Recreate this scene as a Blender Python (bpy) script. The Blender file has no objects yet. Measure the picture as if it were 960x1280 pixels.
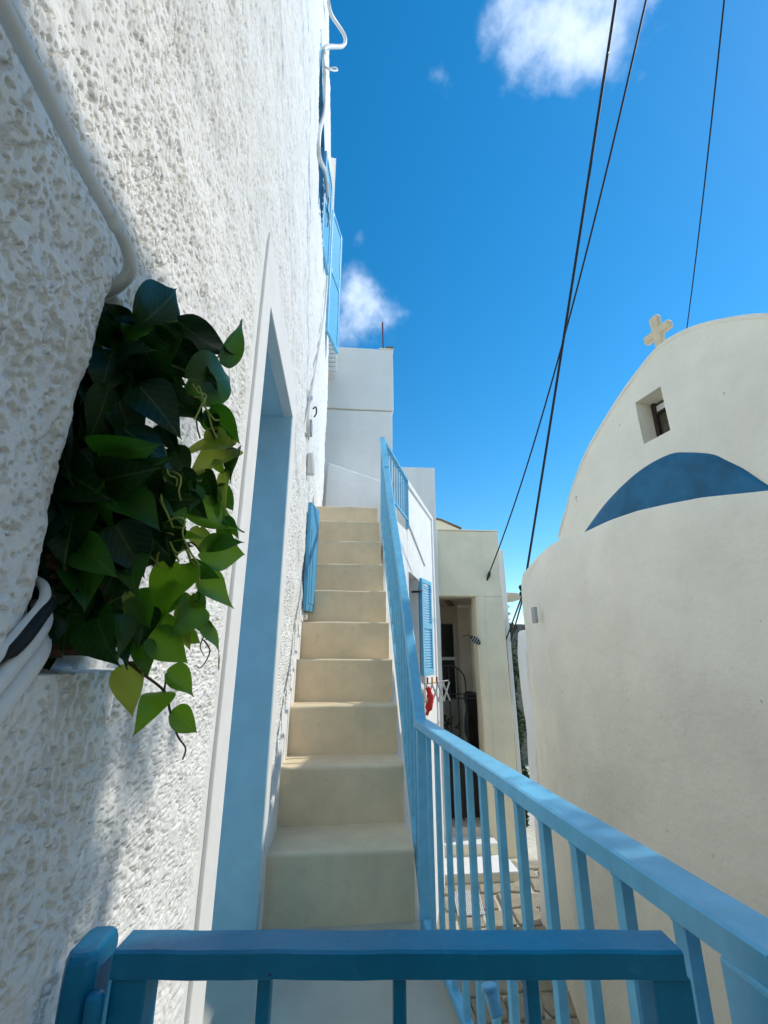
import bpy, bmesh, math, random
import numpy as np
from mathutils import Vector, Matrix

random.seed(4)
rng = np.random.default_rng(4)
SC = bpy.context.scene
COL = SC.collection
R = math.radians

# ------------------------------------------------------------------ camera, sky, sun, exposure
cam = bpy.data.cameras.new('camera')
cam.sensor_fit = 'HORIZONTAL'; cam.sensor_width = 36; cam.lens = 21.0
cam.clip_start = 0.02; cam.clip_end = 2000
co = bpy.data.objects.new('camera', cam); COL.objects.link(co)
co.location = (0, 0, 1.06)
co.rotation_euler = (R(90 + 17.82), 0, R(-5.3))
SC.camera = co

SUN_AZ, SUN_EL = 80.0, 46.8            # azimuth from +Y towards +X
W = bpy.data.worlds.new('World'); SC.world = W; W.use_nodes = True
nt = W.node_tree; nt.nodes.clear()
def wn(t, **k):
    n = nt.nodes.new(t)
    for a, b in k.items(): setattr(n, a, b)
    return n
def wm(op, a, b=None, clamp=False):
    n = wn('ShaderNodeMath', operation=op, use_clamp=clamp)
    for i, v in enumerate((a, b)):
        if v is None: continue
        if isinstance(v, (int, float)): n.inputs[i].default_value = v
        else: nt.links.new(v, n.inputs[i])
    return n.outputs[0]
sky = wn('ShaderNodeTexSky', sky_type='NISHITA', sun_disc=False)
sky.sun_elevation = R(SUN_EL); sky.sun_rotation = R(SUN_AZ)
sky.altitude = 0; sky.air_density = 1.0; sky.dust_density = 0.05; sky.ozone_density = 2.5
hs = wn('ShaderNodeHueSaturation'); hs.inputs['Saturation'].default_value = 1.38
hs.inputs['Hue'].default_value = 0.49
nt.links.new(sky.outputs[0], hs.inputs['Color'])
tc = wn('ShaderNodeTexCoord')
nrm = wn('ShaderNodeVectorMath', operation='NORMALIZE'); nt.links.new(tc.outputs['Generated'], nrm.inputs[0])
def cloud_noise(scale, detail, rough, off):
    m = wn('ShaderNodeMapping'); m.inputs['Location'].default_value = off; m.inputs['Scale'].default_value = (scale,)*3
    nt.links.new(nrm.outputs[0], m.inputs[0])
    n = wn('ShaderNodeTexNoise'); n.inputs['Scale'].default_value = 1; n.inputs['Detail'].default_value = detail; n.inputs['Roughness'].default_value = rough
    nt.links.new(m.outputs[0], n.inputs['Vector'])
    return n.outputs[0]
n1 = cloud_noise(8, 9, .55, (3.1, 1.7, 0.4))
n2 = cloud_noise(26, 6, .6, (0.3, 5.7, 2.4))
cover = None
# cumulus patches: direction, angular radius
for (d, rad, amp) in (
        ((0.297, 0.352, 0.888), 0.140, 1.0), ((0.006, 0.745, 0.667), 0.098, .95), ((0.1327, 0.4607, 0.8776), 0.030, .48), ((0.007, 0.654, 0.756), 0.025, .5),
        ((-0.75, 0.35, 0.56), 0.3, 1.0), ((0.15, -0.85, 0.5), 0.34, 1.0), ((0.8, -0.45, 0.4), 0.3, 1.0), ((-0.6, -0.5, 0.62), .22, 1.0)):
    dv = Vector(d).normalized()
    dn = wn('ShaderNodeVectorMath', operation='DISTANCE'); nt.links.new(nrm.outputs[0], dn.inputs[0]); dn.inputs[1].default_value = dv
    f = wm('SUBTRACT', amp, wm('MULTIPLY', wm('POWER', wm('DIVIDE', dn.outputs['Value'], rad), 1.6), amp))
    f = wm('MAXIMUM', f, -1.0)
    cover = f if cover is None else wm('MAXIMUM', cover, f)
dens = wm('ADD', wm('MULTIPLY', cover, .62), wm('ADD', wm('MULTIPLY', wm('SUBTRACT', n1, .5), 1.75), wm('MULTIPLY', wm('SUBTRACT', n2, .5), .42)))
mask = wn('ShaderNodeMapRange', interpolation_type='SMOOTHSTEP'); nt.links.new(dens, mask.inputs[0])
mask.inputs[1].default_value = .05; mask.inputs[2].default_value = 1.0
thick = wn('ShaderNodeMapRange', interpolation_type='SMOOTHSTEP'); nt.links.new(dens, thick.inputs[0])
thick.inputs[1].default_value = .35; thick.inputs[2].default_value = 1.1
cc = wn('ShaderNodeMix', data_type='RGBA'); nt.links.new(thick.outputs[0], cc.inputs[0])
cc.inputs[6].default_value = (6.6, 7.4, 8.6, 1); cc.inputs[7].default_value = (5.2, 5.9, 7.0, 1)
mx = wn('ShaderNodeMix', data_type='RGBA'); nt.links.new(wm('MULTIPLY', mask.outputs[0], .93), mx.inputs[0])
nt.links.new(hs.outputs[0], mx.inputs[6]); nt.links.new(cc.outputs[2], mx.inputs[7])
bg = wn('ShaderNodeBackground'); bg.inputs[1].default_value = 0.122
nt.links.new(mx.outputs[2], bg.inputs[0])
wo = wn('ShaderNodeOutputWorld'); nt.links.new(bg.outputs[0], wo.inputs[0])

sl = bpy.data.lights.new('sun', 'SUN'); sl.energy = 2.0; sl.angle = R(0.53); sl.color = (1.0, .93, .82)
so = bpy.data.objects.new('sun', sl); COL.objects.link(so)
sd = Vector((math.sin(R(SUN_AZ))*math.cos(R(SUN_EL)), math.cos(R(SUN_AZ))*math.cos(R(SUN_EL)), math.sin(R(SUN_EL))))
so.rotation_euler = sd.to_track_quat('Z', 'Y').to_euler(); so.location = (8, 2, 14)

SC.view_settings.view_transform = 'Standard'; SC.view_settings.look = 'None'
SC.view_settings.exposure = 0.68; SC.view_settings.gamma = 1
SC.cycles.max_bounces = 12; SC.cycles.diffuse_bounces = 10

# ------------------------------------------------------------------ materials
def mat(name, col, rough=.8, noise=None, bump=None, spec=.3, dirt=None, streak=None, brush=None, trans=None, spots=None):
    m = bpy.data.materials.new(name); m.use_nodes = True
    t = m.node_tree; b = t.nodes['Principled BSDF']
    b.inputs['Roughness'].default_value = rough; b.inputs['Specular IOR Level'].default_value = spec
    g = t.nodes.new('ShaderNodeNewGeometry'); pos = g.outputs['Position']
    def node(ty, **k):
        n = t.nodes.new(ty)
        for a, c in k.items(): setattr(n, a, c)
        return n
    def nz(scale, detail=4, rough=.55, vscale=(1, 1, 1)):
        mp = node('ShaderNodeMapping'); mp.inputs['Scale'].default_value = vscale; t.links.new(pos, mp.inputs[0])
        n = node('ShaderNodeTexNoise'); n.inputs['Scale'].default_value = scale; n.inputs['Detail'].default_value = detail
        n.inputs['Roughness'].default_value = rough; t.links.new(mp.outputs[0], n.inputs['Vector']); return n.outputs[0]
    def rampf(src, a, c):
        r = node('ShaderNodeMapRange', interpolation_type='SMOOTHSTEP'); r.inputs[1].default_value = a; r.inputs[2].default_value = c
        t.links.new(src, r.inputs[0]); return r.outputs[0]
    def mul(src, k):
        n = node('ShaderNodeMath', operation='MULTIPLY'); t.links.new(src, n.inputs[0]); n.inputs[1].default_value = k; return n.outputs[0]
    def mixc(f, ca, cb):
        n = node('ShaderNodeMix', data_type='RGBA')
        t.links.new(f, n.inputs[0])
        for i, c in ((6, ca), (7, cb)):
            if isinstance(c, tuple): n.inputs[i].default_value = (*c, 1)
            else: t.links.new(c, n.inputs[i])
        return n.outputs[2]
    c = tuple(col); cur = None
    if noise:                              # (scale, amount)
        lo = tuple(v*(1-noise[1]) for v in c); hi = tuple(min(1, v*(1+noise[1]*.6)) for v in c)
        cur = mixc(rampf(nz(noise[0], 6, .6), .3, .7), lo, hi)
    if streak:                             # (scale, amount, colour) stains that run down
        cur = mixc(mul(rampf(nz(streak[0], 5, .6, (1, 1, .12)), .5, .8), streak[1]), cur or c, streak[2])
    if dirt:                               # (scale, amount, colour)
        cur = mixc(mul(rampf(nz(dirt[0], 7, .68), .55, .76), dirt[1]), cur or c, dirt[2])
    if spots:                              # (scale, threshold, colour) small scuffs and chips
        cur = mixc(rampf(nz(spots[0], 3, .5), spots[1], spots[1]+.03), cur or c, spots[2])
    if cur is None: b.inputs['Base Color'].default_value = (*c, 1)
    else: t.links.new(cur, b.inputs['Base Color'])
    prev = None
    for bp in (bump or []):                # (scale, strength, distance[, vscale])
        n = node('ShaderNodeBump'); n.inputs['Strength'].default_value = bp[1]; n.inputs['Distance'].default_value = bp[2]
        t.links.new(nz(bp[0], 5, .6, bp[3] if len(bp) > 3 else (1, 1, 1)), n.inputs['Height'])
        if prev: t.links.new(prev, n.inputs['Normal'])
        prev = n.outputs[0]
    if prev: t.links.new(prev, b.inputs['Normal'])
    if trans:
        tr = node('ShaderNodeBsdfTranslucent'); tr.inputs[0].default_value = (*trans[1], 1)
        ms = node('ShaderNodeMixShader'); ms.inputs[0].default_value = trans[0]
        out = t.nodes['Material Output']
        t.links.new(b.outputs[0], ms.inputs[1]); t.links.new(tr.outputs[0], ms.inputs[2]); t.links.new(ms.outputs[0], out.inputs[0])
    return m

M = {}
M['stucco'] = mat('stucco_white', (.84, .835, .815), .9, (7, .06), [(420, .5, .002), (170, .4, .003)], .2, dirt=(4, .25, (.58, .56, .51)), streak=(5, .25, (.62, .605, .565)))
M['white'] = mat('limewash_white', (.86, .85, .825), .88, (3, .05), [(45, .5, .006), (11, .5, .02), (4, .35, .03)], .2, dirt=(6, .25, (.60, .57, .50)))
M['white_band'] = mat('smooth_white_band', (.81, .805, .79), .8, (6, .04), [(30, .3, .004)], .25)
M['church'] = mat('church_limewash', (.90, .835, .705), .9, (1.3, .08), [(9, .5, .014), (60, .3, .003), (22, .3, .008, (1, 1, .2)), (1.4, .6, .06)], .2, dirt=(3.2, .13, (.66, .60, .50)), streak=(5, .14, (.72, .66, .55)), spots=(17, .735, (.52, .46, .37)))
M['beige'] = mat('beige_plaster', (.86, .77, .575), .9, (1.6, .08), [(30, .3, .004), (3, .3, .02)], .2, dirt=(5, .3, (.5, .44, .34)), streak=(6, .25, (.62, .54, .40)), spots=(19, .73, (.45, .38, .28)))
M['grey'] = mat('grey_white_plaster', (.80, .785, .745), .9, (1.2, .06), [(25, .3, .004), (2, .3, .03)], .2, streak=(3, .3, (.52, .52, .50)))
M['step'] = mat('beige_step_paint', (.78, .64, .44), .62, (5, .09), [(22, .25, .004), (5, .4, .012)], .3, dirt=(16, .4, (.50, .42, .31)), streak=(14, .22, (.55, .46, .33)), spots=(48, .74, (.40, .33, .24)))
M['floor'] = mat('landing_cement_paint', (.52, .48, .40), .55, (4, .1), [(30, .3, .003)], .35, dirt=(7, .35, (.40, .36, .29)))
M['rail'] = mat('light_blue_rail_paint', (.165, .51, .755), .36, (20, .10), [(70, .25, .0015), (14, .25, .004)], .5, dirt=(38, .45, (.30, .57, .74)), streak=(26, .25, (.07, .32, .55)), spots=(95, .75, (.46, .62, .70)))
M['gate'] = mat('blue_gate_paint', (.005, .20, .375), .34, (20, .10), [(55, .3, .0016), (12, .35, .004)], .32, dirt=(46, .45, (.05, .30, .50)), streak=(30, .3, (.006, .14, .30)), spots=(120, .74, (.015, .05, .09)))
M['reveal'] = mat('powder_blue_paint', (.52, .73, .815), .6, (9, .06), [(50, .3, .003, (1, 1, .15)), (5, .3, .01)], .3)
M['shutter'] = mat('blue_shutter_paint', (.10, .37, .60), .5, (9, .08), [(40, .2, .002, (1, 1, .2))], .35)
M['dome'] = mat('deep_blue_dome_paint', (.009, .13, .26), .42, (3.5, .28), [(9, .4, .012), (40, .2, .003)], .3, dirt=(6, .3, (.04, .21, .36)))
M['marble'] = mat('cream_marble', (.70, .58, .39), .6, (14, .1), [(30, .3, .004)], .3, dirt=(20, .3, (.5, .4, .26)))
M['pipe'] = mat('white_pvc', (.74, .73, .70), .5, (30, .05), [(40, .2, .002)], .4, dirt=(40, .4, (.5, .48, .44)))
M['black'] = mat('black_rubber', (.015, .015, .017), .6, spec=.3)
M['iron'] = mat('black_iron', (.02, .02, .02), .5, spec=.4, noise=(40, .3))
M['dark'] = mat('dark_wood', (.05, .04, .03), .7, (12, .3), [(30, .3, .003)])
M['dark_int'] = mat('porch_plaster', (.66, .57, .46), .9, (2, .1), [(20, .3, .004)])
M['glass'] = mat('dark_glass', (.03, .032, .034), .12, spec=.6)
M['stone'] = mat('paving_stone', (.36, .32, .245), .85, (5, .22), [(30, .5, .006), (8, .4, .015)], .3, dirt=(14, .4, (.24, .21, .16)))
M['joint'] = mat('limewashed_joint', (.62, .58, .48), .9, (6, .15), [(25, .5, .008)], dirt=(9, .3, (.4, .37, .3)))
M['metal'] = mat('galvanised_metal', (.42, .42, .42), .45, (20, .12), spec=.5)
M['rust'] = mat('rusty_iron', (.16, .045, .03), .8, (40, .4))
M['wood'] = mat('weathered_wood', (.24, .15, .08), .8, (20, .3))
M['red'] = mat('red_plastic', (.55, .02, .02), .5)
M['yellow'] = mat('yellow_plastic', (.7, .42, .04), .5)
M['timber'] = mat('greenish_board', (.10, .095, .06), .7, (14, .3), [(40, .3, .003, (1, 1, .1))])
M['wicker'] = mat('brown_wicker', (.065, .034, .018), .7, (60, .4), [(120, .5, .003)])
M['stem'] = mat('green_stem', (.10, .17, .03), .6, (40, .2))
M['stem_brown'] = mat('brown_tendril', (.09, .06, .03), .6)
M['tendril'] = mat('yellow_green_tendril', (.34, .38, .08), .5)
M['rubble'] = mat('dry_stone', (.20, .18, .14), .9, (6, .4), [(6, .8, .06)])
LEAFM = []  # leaf greens, with shade and backlight worked into the dark and bright tones
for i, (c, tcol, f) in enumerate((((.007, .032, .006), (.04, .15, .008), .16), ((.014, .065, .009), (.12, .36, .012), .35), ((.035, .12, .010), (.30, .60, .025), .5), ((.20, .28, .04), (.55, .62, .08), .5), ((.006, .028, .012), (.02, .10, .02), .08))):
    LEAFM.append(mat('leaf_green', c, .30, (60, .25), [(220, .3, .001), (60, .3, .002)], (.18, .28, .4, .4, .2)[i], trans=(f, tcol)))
def add_veins(m, amount):
    t = m.node_tree; b = t.nodes['Principled BSDF']
    def nd(ty, **k):
        n = t.nodes.new(ty)
        for a, c in k.items(): setattr(n, a, c)
        return n
    def mt(op, a, b_=None):
        n = nd('ShaderNodeMath', operation=op)
        for i, v in enumerate((a, b_)):
            if v is None: continue
            if isinstance(v, (int, float)): n.inputs[i].default_value = v
            else: t.links.new(v, n.inputs[i])
        return n.outputs[0]
    tcx = nd('ShaderNodeTexCoord'); sp = nd('ShaderNodeSeparateXYZ'); t.links.new(tcx.outputs['Object'], sp.inputs[0])
    ax_ = mt('ABSOLUTE', sp.outputs[0])
    side = mt('ABSOLUTE', mt('SUBTRACT', mt('FRACT', mt('MULTIPLY', mt('SUBTRACT', sp.outputs[1], mt('MULTIPLY', ax_, 1.15)), 6.5)), .5))
    line = mt('MAXIMUM', mt('LESS_THAN', ax_, .012), mt('MULTIPLY', mt('LESS_THAN', side, .045), .45))
    col_in = b.inputs['Base Color'].links[0].from_socket
    mixn = nd('ShaderNodeMix', data_type='RGBA'); t.links.new(mt('MULTIPLY', line, amount), mixn.inputs[0])
    t.links.new(col_in, mixn.inputs[6]); mixn.inputs[7].default_value = (.16, .26, .06, 1)
    t.links.new(mixn.outputs[2], b.inputs['Base Color'])
    bp = nd('ShaderNodeBump'); bp.inputs['Strength'].default_value = .5; bp.inputs['Distance'].default_value = .002; bp.invert = True
    t.links.new(line, bp.inputs['Height']); 
    if b.inputs['Normal'].links: t.links.new(b.inputs['Normal'].links[0].from_socket, bp.inputs['Normal'])
    t.links.new(bp.outputs[0], b.inputs['Normal'])
for m_ in LEAFM: add_veins(m_, .3)
M['hedge'] = mat('dark_hedge_leaf', (.028, .05, .018), .7, (8, .4), trans=(.2, (.08, .14, .03)))

# ------------------------------------------------------------------ mesh helpers
class MB:
    def __init__(s): s.v = []; s.f = []
    def add(s, vs, fs):
        o = len(s.v); s.v += [tuple(v) for v in vs]; s.f += [tuple(i+o for i in f) for f in fs]; return s
    def box(s, x0, x1, y0, y1, z0, z1):
        return s.add([(x0,y0,z0),(x1,y0,z0),(x1,y1,z0),(x0,y1,z0),(x0,y0,z1),(x1,y0,z1),(x1,y1,z1),(x0,y1,z1)],
                     [(0,3,2,1),(4,5,6,7),(0,1,5,4),(1,2,6,5),(2,3,7,6),(3,0,4,7)])
    def bar(s, a, b, w, h, up=(0,0,1)):
        """rectangular bar from a to b, w sideways, h along up"""
        a = Vector(a); b = Vector(b); d = (b-a).normalized(); up = Vector(up)
        sd = d.cross(up).normalized(); u = sd.cross(d).normalized()
        vs = [p + sd*i*w/2 + u*j*h/2 for p in (a, b) for i, j in ((-1,-1),(1,-1),(1,1),(-1,1))]
        return s.add(vs, [(3,2,1,0),(4,5,6,7),(0,1,5,4),(1,2,6,5),(2,3,7,6),(3,0,4,7)])
    def prism(s, pts, off):
        """closed planar outline pts extruded by the vector off"""
        n = len(pts); off = Vector(off); P = [Vector(p) for p in pts]
        return s.add(P + [p+off for p in P], [tuple(range(n-1,-1,-1)), tuple(range(n, 2*n))] + [(i,(i+1)%n,(i+1)%n+n,i+n) for i in range(n)])
    def tube(s, pts, r, n=8, cap=True):
        P = [Vector(p) for p in pts]; rs = r if isinstance(r, (list, tuple)) else [r]*len(P)
        o = len(s.v); ref = None
        for i, p in enumerate(P):
            d = (P[min(i+1, len(P)-1)] - P[max(i-1, 0)]).normalized()
            if ref is None: ref = d.orthogonal().normalized()
            ref = (ref - d*ref.dot(d)); ref = ref.normalized() if ref.length > 1e-6 else d.orthogonal().normalized()
            q = d.cross(ref)
            for k in range(n):
                a = 2*math.pi*k/n; s.v.append(tuple(p + ref*math.cos(a)*rs[i] + q*math.sin(a)*rs[i]))
        for i in range(len(P)-1):
            for k in range(n):
                s.f.append((o+i*n+k, o+i*n+(k+1)%n, o+(i+1)*n+(k+1)%n, o+(i+1)*n+k))
        if cap:
            s.f.append(tuple(o+k for k in range(n-1,-1,-1))); s.f.append(tuple(o+(len(P)-1)*n+k for k in range(n)))
        return s
    def build(s, name, m, parent=None, bevel=0, smooth=False, recalc=True):
        me = bpy.data.meshes.new(name); me.from_pydata(s.v, [], s.f); me.update()
        if recalc:
            b = bmesh.new(); b.from_mesh(me); bmesh.ops.recalc_face_normals(b, faces=b.faces); b.to_mesh(me); b.free()
        o = bpy.data.objects.new(name, me); COL.objects.link(o)
        if m: me.materials.append(m)
        if smooth:
            for p in me.polygons: p.use_smooth = True
        if bevel:
            bv = o.modifiers.new('bevel', 'BEVEL'); bv.width = bevel; bv.segments = 2; bv.limit_method = 'ANGLE'; bv.angle_limit = R(40)
        if parent: put(o, parent)
        return o
def put(o, parent):
    o.parent = parent
    if parent.type == 'EMPTY': o.matrix_parent_inverse = Matrix.Translation(-Vector(parent.location)) if not any(parent.rotation_euler) else parent.matrix_basis.inverted()
    return o
def tag(o, label=None, cat=None, group=None, kind=None):
    for k, v in (('label', label), ('category', cat), ('group', group), ('kind', kind)):
        if v: o[k] = v
    return o
def thing(name, label, cat, loc, group=None):
    o = bpy.data.objects.new(name, None); COL.objects.link(o); o.location = loc; o.empty_display_size = .1
    return tag(o, label, cat, group)
def MBv(): return MB()
def smooth_path(pts, n=6):
    P = [Vector(p) for p in pts]; out = []
    for i in range(len(P)-1):
        p0, p1, p2, p3 = P[max(i-1,0)], P[i], P[i+1], P[min(i+2, len(P)-1)]
        for k in range(n):
            t = k/n
            out.append(.5*((2*p1)+(-p0+p2)*t+(2*p0-5*p1+4*p2-p3)*t*t+(-p0+3*p1-3*p2+p3)*t**3))
    return out + [P[-1]]
def grid_mesh(name, X, m, parent=None, keep=None, smooth=False):
    """X: (rows, cols, 3) numpy array"""
    r, c = X.shape[:2]
    idx = np.arange(r*c).reshape(r, c)
    q = np.stack([idx[:-1,:-1], idx[:-1,1:], idx[1:,1:], idx[1:,:-1]], -1)
    q = q[keep] if keep is not None else q.reshape(-1, 4)
    q = q.reshape(-1, 4)
    me = bpy.data.meshes.new(name)
    me.vertices.add(r*c); me.vertices.foreach_set('co', X.reshape(-1).astype(np.float32))
    me.loops.add(q.size); me.loops.foreach_set('vertex_index', q.reshape(-1).astype(np.int32))
    me.polygons.add(len(q)); me.polygons.foreach_set('loop_start', np.arange(0, q.size, 4, dtype=np.int32))
    me.polygons.foreach_set('loop_total', np.full(len(q), 4, dtype=np.int32))
    me.update(calc_edges=True); me.validate()
    if smooth: me.polygons.foreach_set('use_smooth', np.ones(len(q), dtype=bool))
    me.materials.append(m)
    o = bpy.data.objects.new(name, me); COL.objects.link(o)
    if parent: put(o, parent)
    return o
def vnoise(u, v, f, seed):
    """smooth value noise, u, v arrays in metres, f in cells per metre"""
    rg = np.random.default_rng(seed); T = rg.random((512, 512))
    a = u*f + 1000.3; b = v*f + 2000.7
    i = np.floor(a).astype(int); j = np.floor(b).astype(int); a = a-i; b = b-j
    a = a*a*(3-2*a); b = b*b*(3-2*b)
    g = lambda p, q: T[p % 512, q % 512]
    return (g(i,j)*(1-a)+g(i+1,j)*a)*(1-b) + (g(i,j+1)*(1-a)+g(i+1,j+1)*a)*b
def sstep(x, a, b):
    t = np.clip((x-a)/(b-a), 0, 1); return t*t*(3-2*t)
def relief(o, amp, freq, cuts=0):
    """uneven hand-plastered surface: pushes the vertices by smooth noise"""
    me = o.data
    n = len(me.vertices); c = np.empty(n*3, np.float32); me.vertices.foreach_get('co', c); c = c.reshape(-1, 3)
    for k in range(3):
        u, v = c[:, (k+1) % 3].astype(float), c[:, (k+2) % 3].astype(float)
        c[:, k] += amp*(vnoise(u, v, freq, 11+k)-.5)
    me.vertices.foreach_set('co', c.reshape(-1)); me.update()
def sub_box(name, m, parent, x0, x1, y0, y1, z0, z1, step=.12, amp=.02, freq=2.5, bevel=.02):
    """a plastered block with rounded, slightly wavering edges"""
    b = bmesh.new()
    bmesh.ops.create_cube(b, size=1)
    for v in b.verts: v.co = Vector((x0+(x1-x0)*(v.co.x+.5), y0+(y1-y0)*(v.co.y+.5), z0+(z1-z0)*(v.co.z+.5)))
    for ax, L in ((0, x1-x0), (1, y1-y0), (2, z1-z0)):
        k = min(40, max(1, int(L/step)))
        lo = (x0, y0, z0)[ax]
        for i in range(1, k):
            p = Vector((0,0,0)); p[ax] = lo + L*i/k; nn = Vector((0,0,0)); nn[ax] = 1
            bmesh.ops.bisect_plane(b, geom=b.verts[:]+b.edges[:]+b.faces[:], plane_co=p, plane_no=nn)
    me = bpy.data.meshes.new(name); b.to_mesh(me); b.free()
    o = bpy.data.objects.new(name, me); COL.objects.link(o); me.materials.append(m)
    for p in me.polygons: p.use_smooth = False
    relief(o, amp, freq)
    if bevel:
        bv = o.modifiers.new('bevel', 'BEVEL'); bv.width = bevel; bv.segments = 3; bv.limit_method = 'ANGLE'; bv.angle_limit = R(50)
    if parent: put(o, parent)
    return o

# ------------------------------------------------------------------ ground
def ground_z(y): return np.where(y > 7.2, -1.9, np.maximum(-1.9-.2*(7.2-y), -3.1))
gy = np.concatenate([[-300, -60, -12], np.arange(-6, 10.01, .25), [14, 30, 80, 300, 700]])
gx = np.concatenate([[-700, -200, -50, -12], np.arange(-4, 8.01, .4), [14, 50, 200, 700]])
GX, GY = np.meshgrid(gx, gy)
GZ = ground_z(GY) + .02*(vnoise(GX, GY, 1.5, 3)-.5)
ground = grid_mesh('alley_ground', np.stack([GX, GY, GZ], -1), M['joint'])
tag(ground, kind='structure')
# flagstones of the alley, each its own piece
cell = .36
for j in range(-2, 12):
    for i in range(-1, 8):
        cx, cy = .35+i*cell+(j % 2)*.15+.32*(j*.30-1.2)*.36, 4.7+j*.27
        w, h = cell*.5*random.uniform(.84, .92), .135*random.uniform(.8, .9)
        pts = [(-w,-h),(0,-h*1.06),(w,-h),(w*1.05,0),(w,h),(0,h*1.04),(-w,h),(-w*1.04,0)]
        pts = [(cx+a+random.uniform(-.022,.022), cy+b+random.uniform(-.022,.022)) for a, b in pts]
        z = lambda y: float(ground_z(np.array(y)))
        t = .018+random.random()*.012
        mb = MB(); n = len(pts)
        bot = [(a, b, z(b)-.03) for a, b in pts]; top = [(a, b, z(b)+t) for a, b in pts]
        inn = [(cx+(a-cx)*.92, cy+(b-cy)*.9, z(b)+t+.008) for a, b in pts]
        mb.add(bot+top+inn, [(k,(k+1)%n,(k+1)%n+n,k+n) for k in range(n)]+[(k+n,(k+1)%n+n,(k+1)%n+2*n,k+2*n) for k in range(n)]+[tuple(2*n+k for k in range(n))])
        mb.build('paving_stone', M['stone'], ground)

# ------------------------------------------------------------------ left house with the stucco wall
LH = thing('stucco_house', 'tall white rough stucco house wall with a recessed powder blue doorway', 'house', (-.3, 1.0, -2.2))
ys = [-1.5]
while ys[-1] < -.6: ys.append(ys[-1]+.03)
while ys[-1] < .2: ys.append(ys[-1]+.004)
while ys[-1] < 5.8: ys.append(ys[-1]+max(.0015, .0046*ys[-1]))
ys = np.array(ys); ys = ys[ys < 5.79]
zs = [.30]
while zs[-1] < 9.6: zs.append(zs[-1]+max(.0017, .0042*abs(zs[-1]-1.06)))
zl = np.arange(-2.6, .30, .035)
zs = np.concatenate([zl, zs])
DY0, DY1, DZ1 = 1.39, 2.20, 2.30
WY0, WY1, WZ0, WZ1 = 2.62, 3.48, 4.98, 6.35
for v in (DY0, DY1, WY0, WY1): ys[np.argmin(abs(ys-v))] = v
for v in (DZ1, WZ0, WZ1): zs[np.argmin(abs(zs-v))] = v
ys = np.concatenate([ys, [5.8, 5.81, 5.83]])
YY, ZZ = np.meshgrid(ys, zs)
low = vnoise(YY, ZZ, 5, 1)-.5; mid = vnoise(YY, ZZ, 26, 2)-.5
fine = vnoise(YY, ZZ*.8, 210, 5)
warp = .004*(vnoise(YY, ZZ, 60, 8)-.5)
pit = vnoise(YY+warp, ZZ*.62+warp, 250, 6)*.66 + vnoise(YY, ZZ*.7, 460, 7)*.34
dens_ = .60 - .10*(vnoise(YY, ZZ, 3.2, 9)-.5) - .12*(vnoise(YY, ZZ, 9, 19)-.5)
pits = sstep(pit, dens_, dens_+.075)
rough = 1.0 - .8*sstep(YY, 4.3, 5.2)                 # the far end is trowelled smooth
h = .018*low + .008*mid + .0022*(vnoise(YY, ZZ, 70, 12)-.5) + rough*(.0016*(fine-.5) - .0052*pits)
# thick lower course near the street end, rounded off beyond the niche
edge_y = np.where(ZZ > 1.045, .437+.012*(vnoise(YY*0, ZZ, 22, 21)-.5)+.05*(1.5-ZZ)*0, .625-.25*np.maximum(0, .95-ZZ)*.9+.035*(vnoise(YY*0, ZZ, 9, 22)-.5))
lump = sstep(YY, edge_y+.035, edge_y-.03)*sstep(ZZ, 1.535, 1.50)
h += .034*lump*(1-sstep(ZZ, .9, .2)*.4)
niche = sstep(YY, .432, .452)*sstep(YY, .585, .56)*sstep(ZZ, 1.045, 1.065)*sstep(ZZ, 1.50, 1.475)
h = h*(1-niche) - .13*niche
h -= np.where(ZZ > 5.0, .026*(ZZ-5.0), 0)
near_door = np.clip(np.maximum(np.maximum(1.25-YY, YY-2.34), ZZ-2.46)/.10, 0, 1)   # plaster dies into the door band
h = h*near_door - .004*(1-near_door)
XX = -.300 + h
# return at the far end
XX[:, -2] = -.33; XX[:, -1] = -.75
XX[:, -3] = np.minimum(XX[:, -3], -.300)
cy_ = .5*(ys[:-1]+ys[1:]); cz_ = .5*(zs[:-1]+zs[1:])
CY, CZ = np.meshgrid(cy_, cz_)
keep = ~(((CY > DY0) & (CY < DY1) & (CZ < DZ1) & (CZ > -.02)) | ((CY > WY0) & (CY < WY1) & (CZ > WZ0) & (CZ < WZ1)))
grid_mesh('stucco_wall', np.stack([XX, YY, ZZ], -1), M['stucco'], LH, keep)
MB().box(-5, -.72, -3, 5.79, -3.2, 9.7).build('house_body', M['white'], LH)
# raised smooth band round the doorway
def wavy(pts, amp, seed, n=26):
    rr = random.Random(seed); out = []
    for (a, b) in zip(pts[:-1], pts[1:]):
        for k in range(n):
            t = k/n; out.append((a[0]+(b[0]-a[0])*t+rr.uniform(-amp, amp), a[1]+(b[1]-a[1])*t+rr.uniform(-amp, amp)))
    return out+[pts[-1]]
outer = wavy([(1.252, .0), (1.262, 2.52), (2.33, 2.50), (2.31, .15)], .0028, 5)
inner = [(DY1+.004, .15), (DY1+.004, DZ1-.004), (DY0-.004, DZ1-.004), (DY0-.004, .0)]
poly = outer + inner
mb = MB(); n = len(poly)
mb.add([(-.345, a, b) for a, b in poly]+[(-.2935, a, b) for a, b in poly], [tuple(range(2*n-1, n-1, -1))]+[(i,(i+1)%n,(i+1)%n+n,i+n) for i in range(n)])
mb.build('door_surround', M['white_band'], LH, .004)
mb = MB()
mb.box(-.64, -.2965, DY1, DY1+.09, -.01, DZ1)            # far jamb
mb.box(-.64, -.2965, DY0-.09, DY0, -.01, DZ1)            # near jamb
mb.box(-.64, -.298, DY0-.09, DY1+.09, DZ1, DZ1+.09)     # soffit
mb.build('door_reveal', M['reveal'], LH, .004)
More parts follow.
